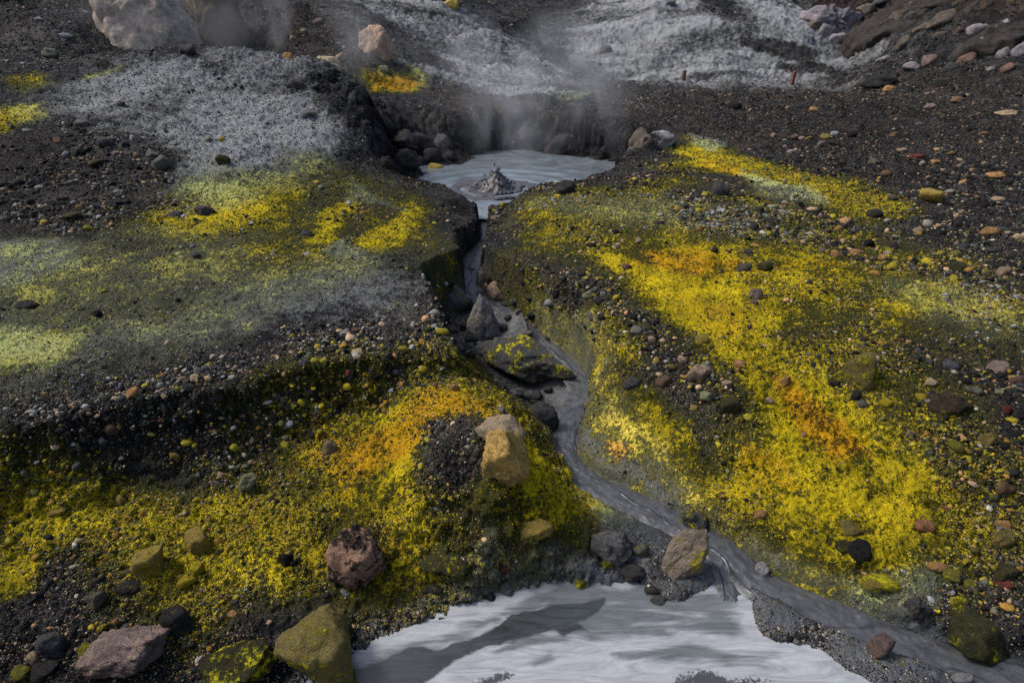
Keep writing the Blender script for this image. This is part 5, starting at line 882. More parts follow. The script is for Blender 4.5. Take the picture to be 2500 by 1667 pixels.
# quads, shared out over the ground and the hills that rise from it
ii = (np.arange(NR - 1)[:, None] * NC + np.arange(NC - 1)[None]).ravel()
Q = np.c_[ii, ii + 1, ii + NC + 1, ii + NC]
qc = P[Q].mean(1)
reg = np.zeros(len(Q), int)
for k, poly in enumerate(SITE['regions']):
    reg[(poly_sd(poly, qc[:, 0], qc[:, 1]) > 0) & (reg == 0)] = k + 1
vn = None
for k, (nm, lab) in enumerate((('ground', 'dark ash and gravel ground with yellow sulphur crusts'), ('mound', 'grey ash mound left of the pool'),
                               ('ash_hill', 'pale grey ash hill behind the two stakes'), ('steaming_slope', 'pale steaming slope behind the pool'), ('rocky_hillside', 'dark rocky hillside at the upper right'))):
    f = Q[reg == k]
    if not len(f): continue
    ids, inv = np.unique(f, return_inverse=True)
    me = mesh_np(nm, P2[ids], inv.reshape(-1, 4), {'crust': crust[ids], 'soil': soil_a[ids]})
    tag(obj(nm, me, M_ground), lab, None, None, 'structure')
G2 = P2.reshape(NR, NC, 3)
NF = normals(G2[..., 0], G2[..., 1], G2[..., 2])

# ---------------------------------------------------------------- water and mud
def pool_material():
    m = bpy.data.materials.new('milky_mud_water'); t = NT(m)
    co = t.n('ShaderNodeNewGeometry').outputs['Position']
    n1 = t.noise(co, 1.6, 4, .6, .8); n2 = t.noise(co, 9, 3, .6)
    col = t.ramp(n1, [(.3, (.08, .094, .104)), (.7, (.165, .195, .215))])
    t.out(col, .22, t.bump(n2, .35, .02), .5)
    return m

def pond_material():
    m = bpy.data.materials.new('white_clay_water'); t = NT(m)
    co = t.n('ShaderNodeNewGeometry').outputs['Position']
    a = t.n('ShaderNodeAttribute', attribute_name='swirl'); s = t.n('ShaderNodeSeparateColor'); t.t.links.new(a.outputs['Color'], s.inputs[0])
    mp = t.n('ShaderNodeMapping'); mp.inputs['Rotation'].default_value = (0, 0, -.45); mp.inputs['Scale'].default_value = (.8, 4.2, 1); t.t.links.new(co, mp.inputs[0])
    n1 = t.noise(mp.outputs[0], 2.6, 7, .64, 3.2); n2 = t.noise(co, 60, 3, .7); n3 = t.noise(mp.outputs[0], 1.5, 6, .6, 2.0)
    white = t.ramp(n1, [(.3, (.19, .198, .21)), (.65, (.34, .352, .37))])
    grey = t.ramp(n1, [(.3, (.07, .077, .08)), (.7, (.135, .147, .15))])
    dark = t.ramp(n1, [(.3, (.018, .021, .022)), (.7, (.05, .057, .056))])
    col = t.mix(t.step(t.math('ADD', s.outputs[1], t.math('MULTIPLY', t.math('SUBTRACT', n3, .5), 2.2)), .25, .85), white, grey)
    col = t.mix(t.step(t.math('ADD', s.outputs[0], t.math('MULTIPLY', t.math('SUBTRACT', n1, .5), .7)), .4, .58), col, dark)
    grit = t.step(t.math('ADD', s.outputs[2], t.math('MULTIPLY', t.math('SUBTRACT', n2, .5), 1.2)), .45, .75)
    col = t.mix(grit, col, (.05, .05, .055))
    t.out(col, .2, t.bump(t.math('ADD', n1, t.math('MULTIPLY', grit, .5)), .25, .012), .5)
    return m

def stream_material():
    m = bpy.data.materials.new('flowing_mud'); t = NT(m)
    co = t.n('ShaderNodeAttribute', attribute_name='flow').outputs['Vector']
    w = t.n('ShaderNodeTexWave', wave_type='BANDS', bands_direction='X'); t.t.links.new(co, w.inputs['Vector'])
    w.inputs['Scale'].default_value = .55; w.inputs['Distortion'].default_value = 14.0; w.inputs['Detail'].default_value = 3; w.inputs['Detail Scale'].default_value = .9
    n1 = t.noise(co, 4.0, 6, .66, 1.2)
    ridge = t.step(w.outputs['Fac'], .0, .04)
    col = t.ramp(n1, [(.32, (.035, .037, .04)), (.68, (.085, .089, .095))])
    col = t.mix(t.math('ADD', t.math('MULTIPLY', ridge, .6), .4), (.03, .03, .033), col)
    hh = t.math('ADD', t.math('ADD', t.math('MULTIPLY', ridge, .6), n1), t.math('MULTIPLY', t.noise(co, 15, 4, .65), .45))
    t.out(col, .36, t.bump(hh, .45, .022), .5)
    return m

def sheet(name, poly, z, step, mat, fn=None, attrs=None, margin=.38):
    Pq = np.array(poly); lo = Pq.min(0) - .4; hi = Pq.max(0) + .4
    nx = int((hi[0] - lo[0]) / step) + 2; ny = int((hi[1] - lo[1]) / step) + 2
    gx, gy = np.meshgrid(np.linspace(lo[0], hi[0], nx), np.linspace(lo[1], hi[1], ny))
    zz = np.full(gx.shape, z) + (fn(gx, gy) if fn else 0)
    keep = poly_sd(poly, gx, gy) > -margin
    i = (np.arange(ny - 1)[:, None] * nx + np.arange(nx - 1)[None]).ravel()
    f = np.c_[i, i + 1, i + nx + 1, i + nx]
    f = f[keep.ravel()[f].all(1)]
    ids, inv = np.unique(f, return_inverse=True)
    V = np.c_[gx.ravel(), gy.ravel(), zz.ravel()][ids]
    at = {k: fnc(V[:, 0], V[:, 1]) for k, fnc in (attrs or {}).items()}
    return obj(name, mesh_np(name, V, inv.reshape(-1, 4), at), mat)

FX, FY = SITE['fountain']
def ripples(x, y):
    r = np.hypot(x - FX, (y - FY))
    pp = np.c_[x.ravel(), y.ravel(), np.zeros(x.size)]
    w = (fbm(pp * 1.3, 3, 5) - .5).reshape(x.shape)
    return .018 * np.sin(r * 15 + 5 * w) * np.exp(-r * .8) + .02 * (fbm(pp * 3.5, 3, 9) - .5).reshape(x.shape)
inner_poly = [[p[0] * 1.0, p[1]] for p in SITE['rim']]
pool = sheet('boiling_pool', inner_poly, SITE['pool_z'], .04, pool_material(), ripples, None, .05)
tag(pool, 'round grey-blue boiling mud pool in the crater', None, None, 'structure')

def swirl(x, y):
    pp = np.c_[x, y, np.zeros(len(x))]
    wx = (fbm(pp * 3, 4, 15) - .5) * .16; wy = (fbm(pp * 3, 4, 25) - .5) * .16
    a = np.zeros((len(x), 3))
    for ch, poly in SITE['swirls']:
        sdv = poly_sd(poly, x + wx, y + wy)
        a[:, ch] = np.maximum(a[:, ch], smooth(-.07, .07, sdv))
    return a
pondo = sheet('milky_pond', SITE['pond'], SITE['pond_z'], .011, pond_material(), lambda x, y: .004 * (fbm(np.c_[x.ravel(), y.ravel(), 0 * x.ravel()] * 6, 3, 3) - .5).reshape(x.shape), {'swirl': swirl}, .13)
tag(pondo, 'milky white clay pond with dark grey swirls', None, None, 'structure')

def make_stream(stations, label):
    S = np.array(stations); ts = np.linspace(0, len(S) - 1, 700)
    k = np.clip(ts.astype(int), 0, len(S) - 2); f = (ts - k)[:, None]
    f2 = f
    # catmull-rom through the stations
    p0 = S[np.maximum(k - 1, 0)]; p1 = S[k]; p2 = S[k + 1]; p3 = S[np.minimum(k + 2, len(S) - 1)]
    L = .5 * ((2 * p1) + (-p0 + p2) * f + (2 * p0 - 5 * p1 + 4 * p2 - p3) * f2 ** 2 + (-p0 + 3 * p1 - 3 * p2 + p3) * f2 ** 3)
    L[:, 3] = (p1 * (1 - f) + p2 * f)[:, 3]
    d = np.gradient(L[:, :2], axis=0); d /= np.linalg.norm(d, axis=1, keepdims=True); nrm = np.c_[d[:, 1], -d[:, 0]]
    arc = np.r_[0, np.cumsum(np.hypot(*np.diff(L[:, :2], axis=0).T))]
    c = np.linspace(-1, 1, 41); n, m = len(L), len(c)
    hw = L[:, 2] * 1.3
    x = L[:, 0:1] + nrm[:, 0:1] * c[None] * hw[:, None]; y = L[:, 1:2] + nrm[:, 1:2] * c[None] * hw[:, None]
    pp = np.c_[x.ravel(), y.ravel(), 0 * x.ravel()]
    fl = np.stack([c[None] * hw[:, None], np.repeat(arc[:, None], m, 1) * .5, 0 * x], -1).reshape(-1, 3)
    wr = (fbm(np.c_[fl[:, 0] * 16, fl[:, 1] * 22, 0 * fl[:, 0]], 4, 41, gain=.6, ridged=True) - .5).reshape(n, m)
    z = L[:, 3:4] - .016 + .02 * wr - .025 * np.abs(c[None]) ** 3
    i = (np.arange(n - 1)[:, None] * m + np.arange(m - 1)[None]).ravel(); fa = np.c_[i, i + 1, i + m + 1, i + m][:, ::-1]
    me = mesh_np('mud_stream', np.c_[x.ravel(), y.ravel(), z.ravel()], fa, {'flow': fl * 3.0 + .2 * (fbm(pp * 4, 3, 77)[:, None] - .5)})
    tag(obj('mud_stream', me, stream_material()), label, None, None, 'structure')
make_stream(SITE['stream'], 'grey mud stream winding from the pool through the gully')
make_stream(SITE['side_channel'], 'short side channel of grey mud running into the milky pond')

def relief(x, y):
    """how far the fine relief lifts the ground at (x, y), and the finished height there"""
    i = int(round(math.log(max(y, Y0) / Y0) / math.log(Y1 / Y0) * (NR - 1))); j = int(round((x / (.92 * y + 1.7) + 1) / 2 * (NC - 1)))
    i, j = min(max(i, 0), NR - 1), min(max(j, 0), NC - 1)
    return float(G2[i, j, 2] - Z[i, j]), float(G2[i, j, 2])

# ---------------------------------------------------------------- rocks
COL = dict(crag=(.036, .033, .031), greytan=(.27, .22, .17), pinkgrey=(.22, .17, .155), dark=(.035, .034, .034), yellowtan=(.36, .27, .07), greengrey=(.13, .14, .115), bluegrey=(.10, .105, .12), olive=(.17, .16, .03),
           olivetan=(.20, .165, .06), tan=(.34, .27, .18), speckled=(.33, .20, .14), palegreen=(.24, .25, .15), darkolive=(.05, .05, .022), ash=(.27, .275, .285), grey=(.16, .16, .16),
           greydark=(.07, .07, .073), orangetan=(.36, .21, .09), black=(.014, .014, .015), redtan=(.26, .13, .07), red=(.14, .045, .035), redgrey=(.15, .11, .10), pinktan=(.34, .25, .19),
           greybrown=(.11, .095, .08), darkbrown=(.05, .038, .025), brown=(.15, .10, .065), slate=(.05, .05, .056), redbrown=(.13, .085, .07), palepink=(.36, .31, .27), mud=(.04, .038, .038),
           mudlight=(.10, .097, .10), lilac=(.2, .19, .205), yellow=(.46, .36, .03))

def rock_material():
    m = bpy.data.materials.new('rock'); t = NT(m)
    tc = t.n('ShaderNodeTexCoord'); ob = tc.outputs['Object']
    oi = t.n('ShaderNodeObjectInfo')
    wp = t.n('ShaderNodeNewGeometry').outputs['Position']
    su = t.n('ShaderNodeAttribute', attribute_type='OBJECT', attribute_name='sulphur').outputs['Fac']
    sk = t.n('ShaderNodeAttribute', attribute_type='OBJECT', attribute_name='speckle').outputs['Fac']
    sz = t.n('ShaderNodeAttribute', attribute_type='OBJECT', attribute_name='grain').outputs['Fac']
    vm = t.n('ShaderNodeVectorMath', operation='SCALE'); t.t.links.new(wp, vm.inputs[0]); t.t.links.new(sz, vm.inputs['Scale']); co = vm.outputs[0]
    n1 = t.noise(co, 2.2, 6, .68); n2 = t.noise(co, 9, 6, .75); n3 = t.noise(co, 34, 3, .7)
    lum = t.math('ADD', t.math('MULTIPLY', n1, .8), t.math('MULTIPLY', n2, .9))
    base = t.mix(1.0, oi.outputs['Color'], t.ramp(lum, [(.5, (.22, .215, .21)), (.82, (.95, .92, .9)), (1.0, (1.7, 1.62, 1.5))]), 'MULTIPLY')
    warm = t.mix(t.math('MULTIPLY', t.step(n1, .5, .7), .3), base, t.mix(1.0, base, (1.35, .85, .6), 'MULTIPLY'))
    vo = t.voro(co, 4.2); vc = t.n('ShaderNodeSeparateColor'); t.t.links.new(vo.outputs['Color'], vc.inputs[0])
    vo2 = t.voro(co, 9)
    spot = t.math('MULTIPLY', t.step(t.math('ADD', t.math('MULTIPLY', n1, .7), t.math('MULTIPLY', n2, .5)), .58, .63), sk)
    col = t.mix(spot, warm, t.mix(t.step(n3, .4, .65), (.012, .011, .011), (.10, .07, .05)))
    yn = t.math('ADD', t.math('MULTIPLY', n1, .5), t.math('MULTIPLY', n2, .5))
    ya = t.math('ADD', su, t.math('MULTIPLY', t.math('SUBTRACT', yn, .5), 4.2))
    ys = t.step(ya, .5, .8)
    ycol = t.ramp(ya, [(.4, (.11, .105, .014)), (.7, (.34, .31, .012)), (1, (.62, .54, .02))])
    col = t.mix(ys, col, ycol)
    crack = t.voro(co, 2.4, 'DISTANCE_TO_EDGE').outputs['Distance']
    h = t.math('ADD', t.math('ADD', t.math('MULTIPLY', n2, .8), t.math('MULTIPLY', n3, .3)), t.math('MULTIPLY', ys, .3))
    h = t.math('ADD', h, t.math('MULTIPLY', t.step(crack, 0.0, .05), .12))
    t.out(col, .85, t.bump(h, 1.0, .05), .12)
    return m
M_rock = rock_material()

def ico(sub):
    bm = bmesh.new(); bmesh.ops.create_icosphere(bm, subdivisions=sub, radius=1)
    V = np.array([v.co[:] for v in bm.verts]); F = np.array([[v.index for v in f.verts] for f in bm.faces]); bm.free()
    V /= np.linalg.norm(V, axis=1, keepdims=True); return V, F
ICO = {k: ico(k) for k in (1, 2, 3, 4, 5)}

def rock_shape(sub, style, seed):
    V, F = ICO[sub]; r = np.random.default_rng(seed + 1000)
    if style in 'asrbpk':
        n = dict(a=9, s=9, r=13, b=16, p=9, k=9)[style]
        nn = r.normal(size=(n, 3)); nn /= np.linalg.norm(nn, axis=1, keepdims=True)
        off = r.uniform(*dict(a=(.42, .88), s=(.55, .95), r=(.68, .98), b=(.72, 1.0), p=(.6, .9), k=(.45, .9))[style], n)
        n2 = r.normal(size=(34, 3)); n2 /= np.linalg.norm(n2, axis=1, keepdims=True)
        nn = np.r_[nn, n2]; off = np.r_[off, r.uniform(.84, 1.02, 34) if style in 'asp' else r.uniform(.9, 1.04, 34)]
        dt = V @ nn.T
        cand = np.where(dt > .12, off / np.maximum(dt, .12), 3.0)
        kk = dict(a=70, s=70, r=45, b=45, p=70, k=60)[style]
        rad = -np.log(np.exp(-kk * np.minimum(cand, 2.5)).sum(1) + np.exp(-kk * 1.25)) / kk
    else: rad = np.ones(len(V))
    s = r.uniform(0, 50, 3)
    if style == 'l': rad = rad * (.55 + .75 * fbm(V * 1.3 + s, 4, seed)) + .16 * (fbm(V * 5 + s, 3, seed + 5, ridged=True) - .5)
    elif style == 'c': rad = rad * (.72 + .45 * fbm(V * 1.6 + s, 3, seed)) + .3 * (fbm(V * 6 + s, 3, seed + 5, gain=.7) - .5)
    else:
        rad = rad * (1 + (.18 if style == 'a' else .3) * (fbm(V * 1.7 + s, 3, seed) - .5)) + .13 * (fbm(V * 5 + s, 4, seed + 3, gain=.65) - .5)
        rad = rad + .15 * (fbm(V * 3.4 + s, 5, seed + 21, gain=.66, ridged=True) - .55)
        if style == 'b': rad = rad - .09 * smooth(.78, .95, fbm(V * np.array([2.2, 2.2, 3.6]) + s, 3, seed + 9, ridged=True))
        if style == 'k': rad = rad + .5 * (fbm(V * np.array([2.6, 2.6, 1.6]) + s, 6, seed + 61, gain=.62, ridged=True) - .6) + .12 * (fbm(V * 9 + s, 4, seed + 71, gain=.65) - .5)
        rad = rad - .05 * smooth(.8, .95, fbm(V * 2.4 + s, 2, seed + 12, ridged=True))
    W = V * rad[:, None]
    if style == 'p':
        k = np.clip((W[:, 2] + 1) / 2, 0, 1); W[:, 0] *= 1.15 - 1.0 * k; W[:, 1] *= 1.1 - .8 * k; W[:, 0] -= .3 * k
    warp = np.c_[fbm(V * 1.15 + s + 7, 2, seed + 31), fbm(V * 1.15 + s + 19, 2, seed + 41), fbm(V * 1.15 + s + 29, 2, seed + 51)] - .5
    W = W + warp * dict(l=.9, c=1.0, b=.35, p=.08, a=.22).get(style, .45)
    W -= (W.max(0) + W.min(0)) / 2; W /= np.abs(W).max(0)
    return W, F

def make_rock(name, style, col, sul, pos, half, roll, seed, parent=None, sub=None, yaw=0):
    size = max(half); dist = math.hypot(pos[1], pos[2] - 2)
    px = size / dist * 2 * 569
    if sub is None: sub = 5 if px > 40 and style in 'bclk' else 5 if px > 60 else 4 if px > 22 else 3 if px > 9 else 2
    W, F = rock_shape(sub, style, seed)
    a = math.radians(roll); W = W * np.array(half)
    R = np.array([[math.cos(a), 0, -math.sin(a)], [0, 1, 0], [math.sin(a), 0, math.cos(a)]])
    W = W @ R
    cy, sy = math.cos(yaw), math.sin(yaw); W = W @ np.array([[cy, sy, 0], [-sy, cy, 0], [0, 0, 1]])
    o = obj(name, mesh_np(name, W, F), M_rock, parent)
    o.location = pos
    c = np.array(COL[col]) * (1 + .12 * np.random.default_rng(seed).normal()); o.color = (*c, 1)
    o['sulphur'] = float(sul); o['speckle'] = 1.0 if col == 'speckled' else 0.0; o['grain'] = float(min(14, max(2.4, .95 / size)))
    return o

for kind, cat, label, style, colour, sul, pos, half, roll, seed, yaw in ROCKS:
    pos = [pos[0], pos[1], pos[2] + max(-.25, min(.35, .8 * relief(pos[0], pos[1])[0]))]
    tag(make_rock(kind, style, colour, sul, pos, half, roll, seed, None, None, yaw), label, cat, 'loose stones on the ground' if kind == 'stone' else None)

# the boulder with gravel heaped against it
def add_cliff_boulder():
    b = SITE['conglomerate']
    e = bpy.data.objects.new('boulder', None); C.objects.link(e); e.location = b['base']
    tag(e, 'tan cracked boulder with black pebbly gravel banked against its left side, on the yellow mound', 'boulder')
    f = make_rock('tan_face', 'a', 'yellowtan', .1, b['face'][0], b['face'][1], 8, 907, None, 5); f.color = (.46, .31, .10, 1)
    h = make_rock('top_rock', 'a', 'tan', .05, b['top'][0], b['top'][1], -10, 903, None, 4)
    for o in (f, h): o.parent = e; o.location = Vector(o.location) - e.location

PEB = np.array([(.018, .017, .018), (.035, .033, .033), (.06, .057, .055), (.10, .095, .09), (.46, .33, .21), (.44, .26, .13), (.18, .06, .04), (.46, .42, .36), (.22, .24, .17), (.08, .085, .095)])
PEBP = np.array([.44, .2, .11, .06, .065, .035, .01, .02, .03, .03])

def pebble_material(kind):
    m = bpy.data.materials.new('pebble'); t = NT(m)
    at = t.n('ShaderNodeAttribute', attribute_name='pebble_colour', attribute_type=kind)
    co = t.n('ShaderNodeNewGeometry').outputs['Position']
    n = t.noise(co, 70, 3, .65)
    col = t.mix(1.0, at.outputs['Color'], t.ramp(n, [(.3, (.45, .45, .45)), (.7, (1.3, 1.28, 1.22))]), 'MULTIPLY')
    t.out(col, .8, t.bump(n, .5, .01), .1)
    return m
M_pebble = pebble_material('INSTANCER')
add_cliff_boulder()

# ---------------------------------------------------------------- gravel: tens of thousands of pebbles
def add_gravel(count):
    G, Yl, Mm, W = (MS[k].ravel() for k in 'GYMW')
    cl = fbm(P * 2.2, 3, 301)
    cl2 = fbm(P * 7, 2, 311)
    w = (.2 + 1.0 * G * (1 - .6 * smooth(.8, 1.1, Yl)) + .14 * Yl + .35 * steep) * (.08 + 1.5 * smooth(.42, .6, cl)) * (.4 + smooth(.4, .6, cl2))
    w = w * (1 - .8 * smooth(.4, .8, Mm) * (1 - G)) * (1 - T['kp'].ravel()) * (1 - T['ks'].ravel()) * (1 - .8 * smooth(.25, .6, W))
    w = w * (1 - smooth(34, 40, P[:, 1])) * (1 - .6 * T['kc'].ravel())
    r = np.random.default_rng(11)
    w = w * np.clip(1 / np.maximum(N0[:, 2], .05), 1, 5)
    idx = r.choice(len(P), count, replace=False, p=w / w.sum())
    p = P2[idx] + r.normal(size=(count, 3)) * .0012 * P[idx, 1:2] * np.array([1, 1, .3])
    sl = r.uniform(0, 1, count); nxt = np.minimum(idx + NC, len(P2) - 1); p = p + (P2[nxt] - P2[idx]) * sl[:, None]
    d = np.hypot(P[idx, 1], 2)
    pix = d / 569
    nearf = 1 - smooth(6, 12, P[idx, 1])
    size = pix * np.minimum(4.6, .6 * np.exp(r.normal(size=count) * (.5 + .18 * nearf))) * (.62 + (.12 + .5 * nearf) * G[idx])
    size = np.clip(size, .004, .07)
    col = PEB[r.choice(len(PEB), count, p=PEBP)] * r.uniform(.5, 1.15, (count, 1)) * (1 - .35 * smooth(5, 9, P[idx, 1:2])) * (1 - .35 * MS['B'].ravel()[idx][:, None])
    yy = Yl[idx]; on = r.random(count) < yy * .75
    dust = np.array([(.22, .19, .02), (.10, .097, .025), (.32, .26, .02), (.05, .048, .02), (.26, .15, .03)])[r.integers(0, 5, count)]
    col[on] = dust[on] * r.uniform(.6, 1.2, (on.sum(), 1))
    ws = r.random(count) < W[idx] * .7
    col[ws] = np.array([(.22, .22, .22)]) * r.uniform(.4, 1.4, (ws.sum(), 1))
    # fine grit in the colour of the crust it lies on
    m_ = int(count * .95); wg = (1 - T['kp'].ravel()) * (1 - T['ks'].ravel()) * (1 - .7 * smooth(.5, .9, Mm)) * (.35 + smooth(.35, .6, cl2)) * (1 - smooth(20, 26, P[:, 1])) * np.clip(1 / np.maximum(N0[:, 2], .05), 1, 4)
    ig = r.choice(len(P), m_, replace=False, p=wg / wg.sum())
    pg = P2[ig] + (P2[np.minimum(ig + NC, len(P2) - 1)] - P2[ig]) * r.uniform(0, 1, (m_, 1)) + (P2[np.minimum(ig + 1, len(P2) - 1)] - P2[ig]) * r.uniform(0, 1, (m_, 1)) * (ig % NC < NC - 1)[:, None]
    sg = np.hypot(P[ig, 1], 2) / 569 * r.uniform(.3, .78, m_)
    cg = np.array([(.012, .012, .013), (.03, .029, .03), (.06, .058, .056), (.12, .115, .11)])[r.choice(4, m_, p=[.42, .3, .18, .1])]
    pw = r.random(m_) < .75 * smooth(.3, .8, W[ig]); cg[pw] = np.array([(.05, .05, .05), (.11, .112, .11), (.19, .193, .196)])[r.integers(0, 3, pw.sum())]
    yg = r.random(m_) < .7 * smooth(.25, .8, Yl[ig]); kq = np.clip((fbm(P[ig[yg]] * 9, 4, 331, gain=.6) - .3) / .4 + r.normal(size=yg.sum()) * .13, 0, .999); cg[yg] = np.array([(.04, .039, .010), (.08, .075, .012), (.16, .14, .012), (.33, .26, .012), (.50, .385, .015)])[(kq * 5).astype(int)]
    og = yg & (r.random(m_) < .6 * MS['O'].ravel()[ig]); cg[og] = cg[og] * np.array([1.15, .55, .8])
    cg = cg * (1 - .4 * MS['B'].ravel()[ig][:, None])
    p = np.r_[p, pg]; size = np.r_[size, sg]; col = np.r_[col, cg * r.uniform(.7, 1.25, (m_, 1))]; count = count + m_
    me = bpy.data.meshes.new('gravel'); me.vertices.add(count); me.vertices.foreach_set('co', np.ascontiguousarray(p, np.float32).ravel())
    at = me.attributes.new('pebble_colour', 'FLOAT_COLOR', 'POINT'); at.data.foreach_set('color', np.c_[col, np.ones(count)].astype(np.float32).ravel())
    sc = size[:, None] * r.uniform(.65, 1.25, (count, 3)) * np.array([1.1, 1.1, .8])
    at = me.attributes.new('pebble_scale', 'FLOAT_VECTOR', 'POINT'); at.data.foreach_set('vector', sc.astype(np.float32).ravel())
    rot = np.c_[r.normal(size=(count, 2)) * .35, r.uniform(0, 6.283, count)]
    at = me.attributes.new('pebble_turn', 'FLOAT_VECTOR', 'POINT'); at.data.foreach_set('vector', rot.astype(np.float32).ravel())
    o = obj('gravel', me); tag(o, 'mixed dark and tan gravel strewn over the slopes', None, None, 'stuff')
    ng_ = bpy.data.node_groups.new('scatter_pebbles', 'GeometryNodeTree')
    ng_.interface.new_socket('Geometry', in_out='INPUT', socket_type='NodeSocketGeometry'); ng_.interface.new_socket('Geometry', in_out='OUTPUT', socket_type='NodeSocketGeometry')
    nd, ln = ng_.nodes, ng_.links
    gi = nd.new('NodeGroupInput'); go = nd.new('NodeGroupOutput')
    join = nd.new('GeometryNodeJoinGeometry')
    for k in range(5):
        W_, F_ = rock_shape(2 if k < 3 else 1, 'ar'[k % 2], 700 + k)
        pm = mesh_np('pebble_form', W_, F_, None, k % 2 == 1); pm.materials.append(M_pebble)
        po = bpy.data.objects.new('pebble_form', pm)
        oi = nd.new('GeometryNodeObjectInfo'); oi.inputs['Object'].default_value = po
        gt = nd.new('GeometryNodeGeometryToInstance'); ln.new(oi.outputs['Geometry'], gt.inputs[0]); ln.new(gt.outputs[0], join.inputs[0])
    iop = nd.new('GeometryNodeInstanceOnPoints'); ln.new(gi.outputs[0], iop.inputs['Points']); ln.new(join.outputs[0], iop.inputs['Instance'])
    iop.inputs['Pick Instance'].default_value = True
    for nm, sk in (('pebble_scale', 'Scale'), ('pebble_turn', 'Rotation')):
        na = nd.new('GeometryNodeInputNamedAttribute'); na.data_type = 'FLOAT_VECTOR'; na.inputs[0].default_value = nm; ln.new(na.outputs[0], iop.inputs[sk])
    ln.new(iop.outputs[0], go.inputs[0])
    md = o.modifiers.new('scatter', 'NODES'); md.node_group = ng_
add_gravel(280000)

# ---------------------------------------------------------------- boiling fountain
def add_fountain():
    z = SITE['pool_z']
    e = bpy.data.objects.new('mud_fountain', None); C.objects.link(e); e.location = (FX, FY, z); e.scale = (.72, .72, .85)
    tag(e, 'spout of boiling dark mud bursting up in the middle of the pool', 'fountain')
    m = bpy.data.materials.new('boiling_mud'); t = NT(m)
    co = t.n('ShaderNodeNewGeometry').outputs['Position']; n = t.noise(co, 22, 4, .65)
    t.out(t.ramp(n, [(.3, (.02, .019, .021)), (.7, (.075, .071, .076))]), .45, t.bump(n, .5, .02), .5)
    V, F = ICO[5]; s = V.copy()
    k = np.clip(s[:, 2], 0, 1)
    fing = fbm(np.c_[s[:, 0] * 2.2, s[:, 1] * 2.2, s[:, 2] * 1.0], 3, 811, gain=.4)
    rad = (.30 + .16 * (1 - k)) * (.62 + .75 * fbm(s * np.array([3, 3, 1.2]), 4, 801, gain=.5))
    zz = np.where(s[:, 2] > 0, s[:, 2] * (.16 + .3 * fing) * (.5 + .5 * np.exp(-((s[:, 0]) / .7) ** 2)), s[:, 2] * .15)
    W = np.c_[s[:, 0] * rad * 1.15, s[:, 1] * rad, zz]
    obj('spout', mesh_np('spout', W, F), m, e)
    # collar of churned mud
    a = np.linspace(0, 2 * math.pi, 160, endpoint=False); b = np.linspace(0, 2 * math.pi, 20, endpoint=False)
    A, Bb = np.meshgrid(a, b, indexing='ij'); dirs = np.c_[np.cos(A).ravel() * 3, np.sin(A).ravel() * 3, Bb.ravel() * .5]
    nn = fbm(dirs, 4, 821, gain=.6).reshape(A.shape)
    for nm, R0, th, hh in (('splash_ring', .58, .14, .07), ('outer_ring', .95, .16, .035)):
        R = R0 * (.8 + .45 * nn) + th * np.cos(Bb) * (.5 + nn); zq = hh * np.sin(Bb) * (.2 + 2.0 * nn ** 1.5) * (.45 + .55 * np.sin(A * 2 + 4) ** 2) + .0
        V2 = np.c_[(R * np.cos(A)).ravel() - .05, (R * np.sin(A)).ravel(), zq.ravel()]
        na, nb = A.shape; i, j = np.meshgrid(np.arange(na), np.arange(nb), indexing='ij')
        F2 = np.c_[(i * nb + j).ravel(), (((i + 1) % na) * nb + j).ravel(), (((i + 1) % na) * nb + (j + 1) % nb).ravel(), (i * nb + (j + 1) % nb).ravel()]
        obj(nm, mesh_np(nm, V2, F2), m, e)
    r = np.random.default_rng(4); V1, F1 = ICO[2]; VV, FF = [], []
    for i in range(46):
        an = r.uniform(0, 6.28); rr = r.uniform(.05, .5); s = r.uniform(.008, .028)
        p = np.array([math.cos(an) * rr, math.sin(an) * rr, .08 + (.5 - rr) * r.uniform(.3, .95)])
        VV.append(V1 * s * np.array([1, 1, r.uniform(1, 1.7)]) + p); FF.append(F1 + i * len(V1))
    d = obj('flying_drops', mesh_np('flying_drops', np.concatenate(VV), np.concatenate(FF)), m, e); d['kind'] = 'stuff'
add_fountain()

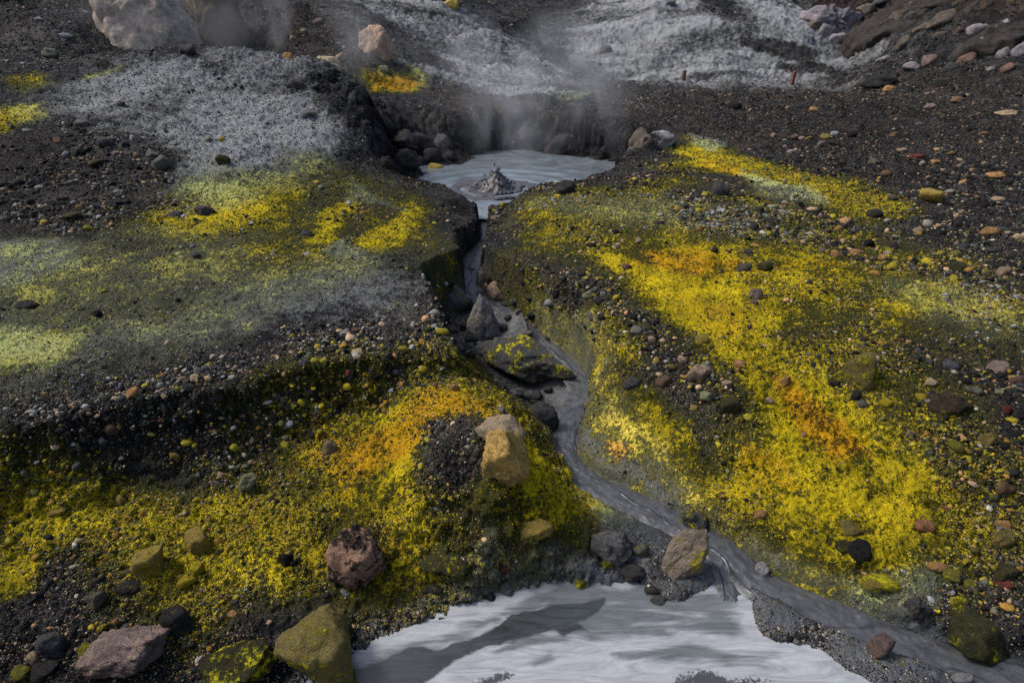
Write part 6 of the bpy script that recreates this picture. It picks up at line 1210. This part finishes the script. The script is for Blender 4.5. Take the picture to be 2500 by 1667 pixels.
# ---------------------------------------------------------------- two stakes at the foot of the ash hill
def add_stake(loc, h, w, lean, label):
    m = bpy.data.materials.get('weathered_wood')
    if m is None:
        m = bpy.data.materials.new('weathered_wood'); t = NT(m)
        co = t.n('ShaderNodeTexCoord').outputs['Object']
        mp = t.n('ShaderNodeMapping'); mp.inputs['Scale'].default_value = (30, 30, 3); t.t.links.new(co, mp.inputs[0])
        n = t.noise(mp.outputs[0], 1, 4, .6)
        t.out(t.ramp(n, [(.3, (.05, .022, .016)), (.7, (.17, .075, .05))]), .85, t.bump(n, .6, .01))
    bm = bmesh.new()
    prof = [(-.25, 1.0), (.0, 1.0), (.5, .97), (.93, .95), (1.0, .8)]
    rings = []
    for q_, k in prof:
        ring = []
        for (cx, cy) in ((-1, -.75), (-.75, -1), (.75, -1), (1, -.75), (1, .75), (.75, 1), (-.75, 1), (-1, .75)):
            zt = q_ * h + (.02 * cx if q_ == 1.0 else 0)
            ring.append(bm.verts.new((cx * w / 2 * k, cy * w / 2 * k, zt)))
        rings.append(ring)
    for r0, r1 in zip(rings, rings[1:]):
        for i in range(8): bm.faces.new((r0[i], r0[(i + 1) % 8], r1[(i + 1) % 8], r1[i]))
    bm.faces.new(rings[-1])
    bm.faces.new(rings[0][::-1])
    me = bpy.data.meshes.new('wooden_stake'); bm.to_mesh(me); bm.free()
    o = obj('wooden_stake', me, m); o.location = loc; o.rotation_euler = (0, lean, .3)
    tag(o, label, 'stake', 'stakes at the foot of the ash hill')
for st in SITE['stakes']: st[2] = relief(st[0], st[1])[1] - .02
add_stake(SITE['stakes'][0], .42, .14, .03, 'reddish-brown wooden stake at the left foot of the pale ash hill')
add_stake(SITE['stakes'][1], .52, .13, .06, 'reddish-brown wooden stake under the dark crack of the pale ash hill')

# ---------------------------------------------------------------- steam
def add_steam(name, label, centre, half, dens, seed, scale):
    V, F = ICO[3]
    o = obj(name, mesh_np(name, V * np.array(half) * .5 * 2, F), None); o.location = centre
    m = bpy.data.materials.new('steam'); t = NT(m)
    tc = t.n('ShaderNodeTexCoord').outputs['Object']
    vm = t.n('ShaderNodeVectorMath', operation='DIVIDE'); t.t.links.new(tc, vm.inputs[0]); vm.inputs[1].default_value = half
    ln = t.n('ShaderNodeVectorMath', operation='LENGTH'); t.t.links.new(vm.outputs[0], ln.inputs[0])
    fall = t.step(ln.outputs['Value'], 1.0, .25)
    mp = t.n('ShaderNodeMapping'); mp.inputs['Scale'].default_value = (1, 1, .6); mp.inputs['Location'].default_value = (seed, seed * 2, 0); t.t.links.new(tc, mp.inputs[0])
    n = t.noise(mp.outputs[0], scale, 3, .55, .6)
    de = t.math('MULTIPLY', t.math('MULTIPLY', fall, t.step(n, .48, .65)), dens)
    pv = t.n('ShaderNodeVolumePrincipled'); pv.inputs['Color'].default_value = (.93, .94, .97, 1); t.t.links.new(de, pv.inputs['Density']); pv.inputs['Anisotropy'].default_value = .2
    ou = t.n('ShaderNodeOutputMaterial'); t.t.links.new(pv.outputs[0], ou.inputs['Volume'])
    o.data.materials.append(m)
    tag(o, label, None, None, 'stuff')
add_steam('steam', 'thin steam curling up from the boiling pool', (.3, 13.2, .7), (3.2, 2.6, 1.5), .26, 3, 1.2)
add_steam('steam', 'steam drifting over the pale slope behind the pool', (1.0, 18.5, 1.2), (6.0, 3.5, 1.9), .17, 8, .7)
add_steam('steam', 'steam drifting over the boulders behind the mound', (-6.5, 16.0, 2.1), (6.5, 2.6, 1.5), .13, 13, .6)
